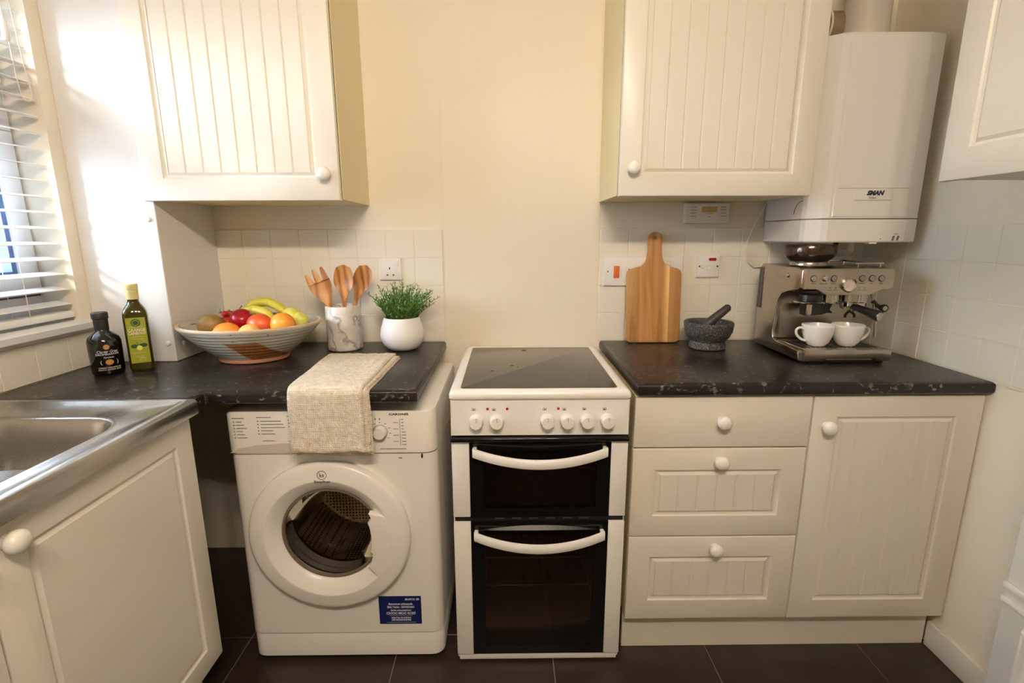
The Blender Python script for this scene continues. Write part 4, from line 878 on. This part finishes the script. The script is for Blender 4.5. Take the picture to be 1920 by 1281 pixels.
for x, z, a, b in ((-.011, .989, .0095, .0062), (.012, .991, .0095, .0062)): m.lathe([(a, -.0325), (.001, -.0327)], (x, 0, z), 18, axis='y', sy=b/a, cap0=False)
m.tube([(-.006, -.0326, 1.002), (0, -.0326, .993), (.012, -.0326, .996)], .0009, 5); m.xf(GM); m.build('emblem', 'greendark', lab, 0)
m = MB().lathe([(.0075, -.0328), (.001, -.0331)], (.001, 0, .983), 20, axis='y', cap0=False); m.xf(GM); m.build('olive_print', 'yellow_print', lab, 0)

# ------------------------------------------------------------------ fruit bowl and fruit
FB = Vector((-.887, -.268, .9105)); SY = .86
fb = thing('fruit_bowl', FB, 'wide speckled stoneware bowl holding fruit on the left worktop', 'bowl')
pr = [(.106, .010), (.112, .014), (.135, .030), (.168, .058), (.198, .088), (.2165, .109), (.2255, .119), (.2265, .124), (.2235, .1275), (.217, .127), (.205, .114), (.185, .095), (.15, .070), (.10, .054), (.001, .050)]
MB().lathe(pr, (0, 0, 0), 72, sy=SY, cap0=False).xf(Matrix.Translation(FB)).build('bowl_body', 'glaze', fb, 60)
MB().lathe([(.106, 0), (.113, .003), (.1135, .010), (.111, .0145), (.02, .0145)], (0, 0, 0), 64, sy=SY).xf(Matrix.Translation(FB)).build('foot_ring', 'clay', fb, 50)
MB().lathe([(.2258, .1195), (.2272, .1235), (.2252, .1275), (.2215, .1286), (.2165, .1274)], (0, 0, 0), 72, sy=SY, cap0=False, cap1=False).xf(Matrix.Translation(FB)).build('rim', mat('bare_rim', (198, 176, 150), .5, var=(9, .15)), fb, 60)
def fruit(name, c, r, mtl, label, sx=1, sy=1, sz=1, dimple=.0, rot=(0, 0, 0), tip=None, stem=None):
    m = MB(); n, k = 28, 18; loops = []
    for i in range(k+1):
        t = PI*i/k; rr = math.sin(t); zz = -math.cos(t)
        if dimple: zz *= 1-dimple*math.exp(-(rr/.32)**2)
        loops.append([(max(rr, .002)*math.cos(2*PI*j/n)*r*sx, max(rr, .002)*math.sin(2*PI*j/n)*r*sy, zz*r*sz) for j in range(n)])
    m.loft(loops); m.xf(Matrix.Rotation(rot[2], 4, 'Z') @ Matrix.Rotation(rot[1], 4, 'Y') @ Matrix.Rotation(rot[0], 4, 'X'))
    o = bpy.data.objects.new(name, m.mesh(name, mtl, 60)); COL.objects.link(o); o.location = c; tag(o, label, 'fruit', 'fruit in the bowl')
    if stem:
        s_ = MB().tube([Vector(p)+Vector(c) for p in stem[0]], stem[1], 6); s_.build('stem', 'brownstem', o)
    return o
fruit('pear', (-1.008, -.292, 1.028), .038, 'kiwi', 'brown-skinned pear at the left of the fruit bowl', sx=1.18, sz=1.0, rot=(0, .25, .2), stem=([(-.040, .0, .004), (-.052, -.004, .0065), (-.064, -.006, .004)], .0016))
fruit('apple', (-.918, -.266, 1.041), .039, 'apple', 'shiny dark red apple in the middle of the fruit bowl', dimple=.16, rot=(.7, .3, 0))
fruit('nectarine', (-.842, -.300, 1.031), .0375, 'tomato', 'orange-red nectarine between the red apple and the right-hand orange', sx=1.12, rot=(0, .15, 0), sz=.97)
fruit('orange', (-.772, -.290, 1.030), .0395, 'orange', 'round orange at the right of the fruit bowl')
fruit('orange', (-.928, -.348, 1.009), .0395, 'orange', 'orange low at the front left rim of the fruit bowl', sx=1.12, sz=.95)
fruit('peach', (-.852, -.352, 1.007), .0345, 'peach', 'pale peach low at the front rim of the fruit bowl', sx=1.05)
fruit('apple', (-.775, -.205, 1.040), .0355, 'greenapple', 'yellow-green apple behind the right-hand orange', dimple=.16, rot=(-.5, .2, 0))
fruit('apple', (-.736, -.232, 1.034), .027, 'greenapple', 'small yellow-green apple at the far right rim of the bowl', dimple=.16, rot=(.3, .5, 0))
def banana(P, r, label):
    pts = smooth_path(P, 7); n = len(pts); R = []
    for i in range(n):
        t = i/(n-1); R.append(r*(min(1, .35+2.6*t) if t < .25 else min(1, .30+3.2*(1-t)) if t > .78 else 1.0))
    c = pts[n//2]; ob = MB().tube(pts, R, 7).solo('banana', 'banana', tuple(c), 70); tag(ob, label, 'fruit', 'fruit in the bowl')
    md = ob.modifiers.new('round', 'SUBSURF'); md.levels = 1; md.render_levels = 1
    for e, d in ((pts[0], pts[0]-pts[1]), (pts[-1], pts[-1]-pts[-2])):
        d = d.normalized(); MB().tube([e-d*.003, e+d*.005], [R[0]*.62, R[0]*.45], 6).build('tip', 'brownstem', ob)
banana([(-.968, -.196, 1.046), (-.942, -.196, 1.060), (-.905, -.200, 1.066), (-.86, -.214, 1.056), (-.822, -.232, 1.026)], .0185, 'yellow banana lying in front, just behind the red apple')
banana([(-.962, -.152, 1.066), (-.925, -.147, 1.084), (-.88, -.147, 1.086), (-.838, -.153, 1.066), (-.808, -.163, 1.036)], .0185, 'yellow banana arching highest at the back of the bowl')
bs = thing('tomato_sprig', (-.985, -.235, 1.02), 'sprig of small red tomatoes with green stalks behind the pear', 'fruit', 'fruit in the bowl')
random.seed(3)
for c_, r_ in (((-.973, -.256, 1.030), .0175), ((-.992, -.236, 1.046), .0130), ((-.979, -.230, 1.058), .0120), ((-.998, -.222, 1.034), .0120), ((-.966, -.226, 1.050), .0120), ((-.986, -.246, 1.060), .0100)):
    MB().lathe([(max(.0008, r_*math.sin(PI*i/10)), -r_*math.cos(PI*i/10)) for i in range(11)], c_, 18).build('tomato', 'berry', bs, 70)
for P_ in ([(-.985, -.24, 1.048), (-.968, -.232, 1.062), (-.945, -.228, 1.072), (-.935, -.226, 1.086)], [(-.968, -.232, 1.062), (-.985, -.236, 1.066), (-1.008, -.24, 1.062)], [(-.955, -.23, 1.068), (-.948, -.232, 1.062), (-.935, -.236, 1.062)]):
    MB().tube(smooth_path(P_, 4), .0022, 6).build('stalk', 'stalk', bs)
m = MB()
for k in range(26):
    c_ = Vector((-.970+random.uniform(-.04, .035), -.236+random.uniform(-.012, .01), 1.060+random.uniform(-.008, .012))); d = Vector((random.uniform(-1, 1), random.uniform(-1, .3), random.uniform(-.2, 1))).normalized()*random.uniform(.008, .015); w = d.cross(Vector((0, 0, 1))).normalized()*.0022
    m.add([c_, c_+d*.5+w, c_+d, c_+d*.5-w], [(0, 1, 2, 3)])
sp = m.build('calyx_leaves', 'leaf', bs, 0, False); sp['kind'] = 'stuff'

# ------------------------------------------------------------------ utensil crock with wooden utensils
CR = (-.620, -.128)
cr = MB().lathe([(.058, .9105), (.0615, .913), (.0625, .92), (.0625, 1.068), (.0605, 1.0715), (.0555, 1.0715), (.0535, 1.069), (.0535, .925), (.001, .924)], (*CR, 0), 56).solo('utensil_crock', 'marble', (*CR, .9105), 50)
tag(cr, 'white and grey marble pot holding wooden utensils', 'utensil pot')
def axes(base, top, face):
    b, t = Vector(base), Vector(top); z = (t-b).normalized(); f = Vector(face); f = (f-z*f.dot(z)).normalized(); x = z.cross(f).normalized()   # f points to the front
    return b, (t-b).length, x, f, z
def spoon(base, top, face, hw, hl, label):
    b, Ln, x, f, z = axes(base, top, face); lo = []; n = 34
    for i in range(n+1):
        s_ = i/n*Ln; u = (s_-(Ln-hl))/hl
        if u <= -.35: a = .0065; d = 0
        elif u <= 0: k = (u+.35)/.35; a = .0065+.010*k*k; d = 0
        else:
            e = math.sqrt(max(0, 1-(2*u-1.05)**2/1.16)); a = max(.0165*(1-u*2.2), hw*e); d = .011*max(0, math.sin(PI*min(1, max(0, (u-.06)/.9))))**.7
        if i == n: a = .004; d = 0
        th = .0055 if u > 0 else .0060; loop = []
        for k in range(-5, 6):
            q = k/5; loop.append(b+z*s_+x*(a*q)+f*(th*(1-.35*q*q) - d*(1-q*q)*1.15))
        for k in range(5, -6, -1):
            q = k/5; loop.append(b+z*s_+x*(a*q*.97)-f*(th*.8*math.sqrt(max(0, 1-q*q*.96)) + d*(1-q*q)*.9))
        lo.append(loop)
    o = MB().loft(lo).solo('wooden_spoon', 'olive', base, 60); return tag(o, label, 'spoon', 'wooden utensils in the marble pot')
spoon((-.620, -.128, .9255), (-.610, -.122, 1.217), (0, -1, .15), .0355, .105, 'upright olive-wood spoon in the middle of the marble pot')
spoon((-.636, -.104, .9255), (-.534, -.098, 1.213), (-.05, -1, .2), .034, .105, 'olive-wood spoon leaning right in the marble pot')
def fork(base, top, face, label):
    b, Ln, x, f, z = axes(base, top, face); m = MB(); lo = []; hl = .125; n = 26; L0 = Ln-.048
    def sec(s_, a, d, th, off=0.0):
        loop = []
        for k in range(-4, 5): q = k/4; loop.append(b+z*s_+x*(off+a*q)+f*(th*(1-.3*q*q)-d*(1-q*q)))
        for k in range(4, -5, -1): q = k/4; loop.append(b+z*s_+x*(off+a*q*.97)-f*(th*.8*math.sqrt(max(0, 1-q*q*.95))+d*(1-q*q)*.8))
        return loop
    for i in range(n+1):
        s_ = i/n*L0; u = (s_-(Ln-hl))/hl
        if u < -.3: a, d = .0065, 0
        elif u < 0: k = (u+.3)/.3; a, d = .0065+.010*k*k, 0
        else: k = min(1, u/.52); a, d = .0165+.0215*math.sin(k*PI/2), .008*math.sin(k*PI/2)
        lo.append(sec(s_, a, d, .0055))
    m.loft(lo)
    for off, tl, bend in ((-.0265, .040, -.003), (-.001, .050, 0), (.0255, .048, .002)):
        lo = []
        for i in range(9):
            k = i/8; a = .0112*(1-.62*k**1.6); lo.append(sec(L0-.004+tl*k, a, 0, .0045*(1-.3*k), off+bend*k))
        for L in lo:
            for p in L: p += f*(-.0015 if off == -.001 else .001)
        m.loft(lo)
    o = m.solo('wooden_fork', 'olive', base, 60); return tag(o, label, 'fork', 'wooden utensils in the marble pot')
fork((-.600, -.152, .9255), (-.712, -.146, 1.205), (.3, -1, .15), 'olive-wood serving fork leaning left in the marble pot')

# ------------------------------------------------------------------ potted plant
PT = Vector((-.407, -.135, .9105))
pt = thing('potted_plant', PT, 'bushy green herb plant in a rounded white pot', 'plant')
MB().lathe([(.045, 0), (.056, .004), (.070, .020), (.0785, .042), (.0795, .055), (.075, .080), (.067, .105), (.0635, .1165), (.062, .1185), (.0595, .1165), (.060, .110), (.064, .095)], PT, 56, cap1=False).build('pot', 'potw', pt, 60)
MB().lathe([(.001, .107), (.0595, .106), (.062, .100)], PT, 32, cap1=False).build('soil', 'soil', pt, 60)
random.seed(11); ms = MB(); mlv = MB()
for i in range(150):
    a = random.uniform(0, 2*PI); r0 = .052*math.sqrt(random.random()); lean = (r0/.052)*random.uniform(.45, 1.15)+random.uniform(-.1, .15)
    Lh = random.uniform(.065, .142)*(1.08-.22*min(1, abs(lean))); p0 = PT+Vector((r0*math.cos(a), r0*math.sin(a), .104)); a2 = a+random.uniform(-.5, .5)
    pts = [p0]; d = Vector((math.cos(a2)*.25*lean, math.sin(a2)*.25*lean, 1)).normalized()
    for k in range(7):
        d = (d+Vector((math.cos(a2)*.16*lean, math.sin(a2)*.16*lean, -.012))).normalized(); pts.append(pts[-1]+d*Lh/7)
    if pts[-1].y > -.02: continue
    ms.tube(pts, .0008, 4)
    for k in range(1, 8):
        for s_ in range(3):
            if random.random() < .12: continue
            b = a2+s_*2.1+k*1.3+random.uniform(-.4, .4); dr_ = (pts[k]-pts[k-1]).normalized(); out = Vector((math.cos(b), math.sin(b), random.uniform(.1, .7))); dv = (out+dr_*.9).normalized()
            ll = random.uniform(.010, .021)*(1.0 if k < 6 else .75); sd = dv.cross(Vector((random.uniform(-.3, .3), random.uniform(-.3, .3), 1))).normalized()*ll*random.uniform(.13, .19); up = dv.cross(sd).normalized()*ll*.05; q = pts[k]
            mlv.add([q, q+dv*ll*.35+sd, q+dv*ll*.75+sd*.7, q+dv*ll, q+dv*ll*.75-sd*.7, q+dv*ll*.35-sd, q+dv*ll*.5-up], [(0, 1, 6), (1, 2, 6), (2, 3, 6), (3, 4, 6), (4, 5, 6), (5, 0, 6)])
o = ms.build('stems', 'stalk', pt, 0, False); o['kind'] = 'stuff'; o = mlv.build('leaves', 'leaf', pt, 0, False); o['kind'] = 'stuff'

# ------------------------------------------------------------------ folded tea towel over the worktop edge
tw = thing('tea_towel', (-.515, -.45, .9105), 'folded oatmeal linen towel draped over the worktop edge above the washing machine', 'towel')
def towel_layer(name, x0, x1, d, th, zb, yback, seed, xs_):
    yf0 = -.638; top = .358-(yback+.28)*-1; path = []
    n1, n2, n3 = 40, 8, 30; R_ = .012+d
    for i in range(n1): path.append((yback+(yf0-yback)*i/n1, .910+d, 0, 1))
    for i in range(n2): a = PI/2+PI/2*i/n2; path.append((yf0+R_*math.cos(a), .898+R_*math.sin(a), math.cos(a), math.sin(a)))
    for i in range(n3+1): path.append((yf0-R_, .898+(zb-.898)*i/n3, -1, 0))
    nx = 36; N = len(path); V0, V1 = [], []
    for j, (y, z, ny, nz) in enumerate(path):
        s_ = j/(N-1)
        for i in range(nx+1):
            u = i/nx; skew = xs_*(1-min(1, s_/.55))
            x = (x0+.020*min(1, s_/.6))*(1-u)+(x1-.004*min(1, s_/.6))*u + .004*noise.noise((s_*5, seed, u*.5)) + skew*(.0 if u < .5 else .35*(u-.5))
            hang = max(0, (s_-.62)/.38)
            w = .0022*noise.noise((u*9+seed, s_*9, .3)) + .006*hang*noise.noise((u*3.2+seed*2, s_*1.2, 1.7)) + .0012*noise.noise((u*30, s_*30, seed))
            w = max(w, -.0012) if hang == 0 else w+.002*hang
            zz = z-.010*hang*hang*noise.noise((u*2.4+seed, 3.1, 0)); edge = min(u, 1-u, (1-s_)*2.2, s_*2.2+.02); t_ = th*min(1, (.25+edge*22))
            hem = .0009 if (1-s_)*(N-1) < 4 else 0
            V1.append((x, y+ny*(w+t_+hem), zz+nz*(w+t_+hem))); V0.append((x, y+ny*max(w, -.0008)*.6, zz+nz*max(w, -.0008)*.6))
    m = MB(); W_ = nx+1; fs = []; K = len(V0)
    for j in range(N-1):
        for i in range(nx):
            a, b, c, d_ = j*W_+i, j*W_+i+1, (j+1)*W_+i+1, (j+1)*W_+i; fs.append((a, b, c, d_)); fs.append((K+a, K+d_, K+c, K+b))
    for i in range(nx): fs.append((i, K+i, K+i+1, i+1)); o_ = (N-1)*W_; fs.append((o_+i, o_+i+1, K+o_+i+1, K+o_+i))
    for j in range(N-1): fs.append((j*W_, (j+1)*W_, K+(j+1)*W_, K+j*W_)); e = j*W_+nx; fs.append((e, K+e, K+e+W_, e+W_))
    m.add(V0+V1, fs); return m.build(name, 'linen', tw, 80)
towel_layer('under_layer', -.622, -.388, .0006, .0045, .728, -.292, 2.3, .02)
towel_layer('middle_layer', -.628, -.392, .0062, .0045, .736, -.286, 5.1, .02)
towel_layer('top_layer', -.631, -.404, .0120, .0050, .737, -.276, 8.7, .02)
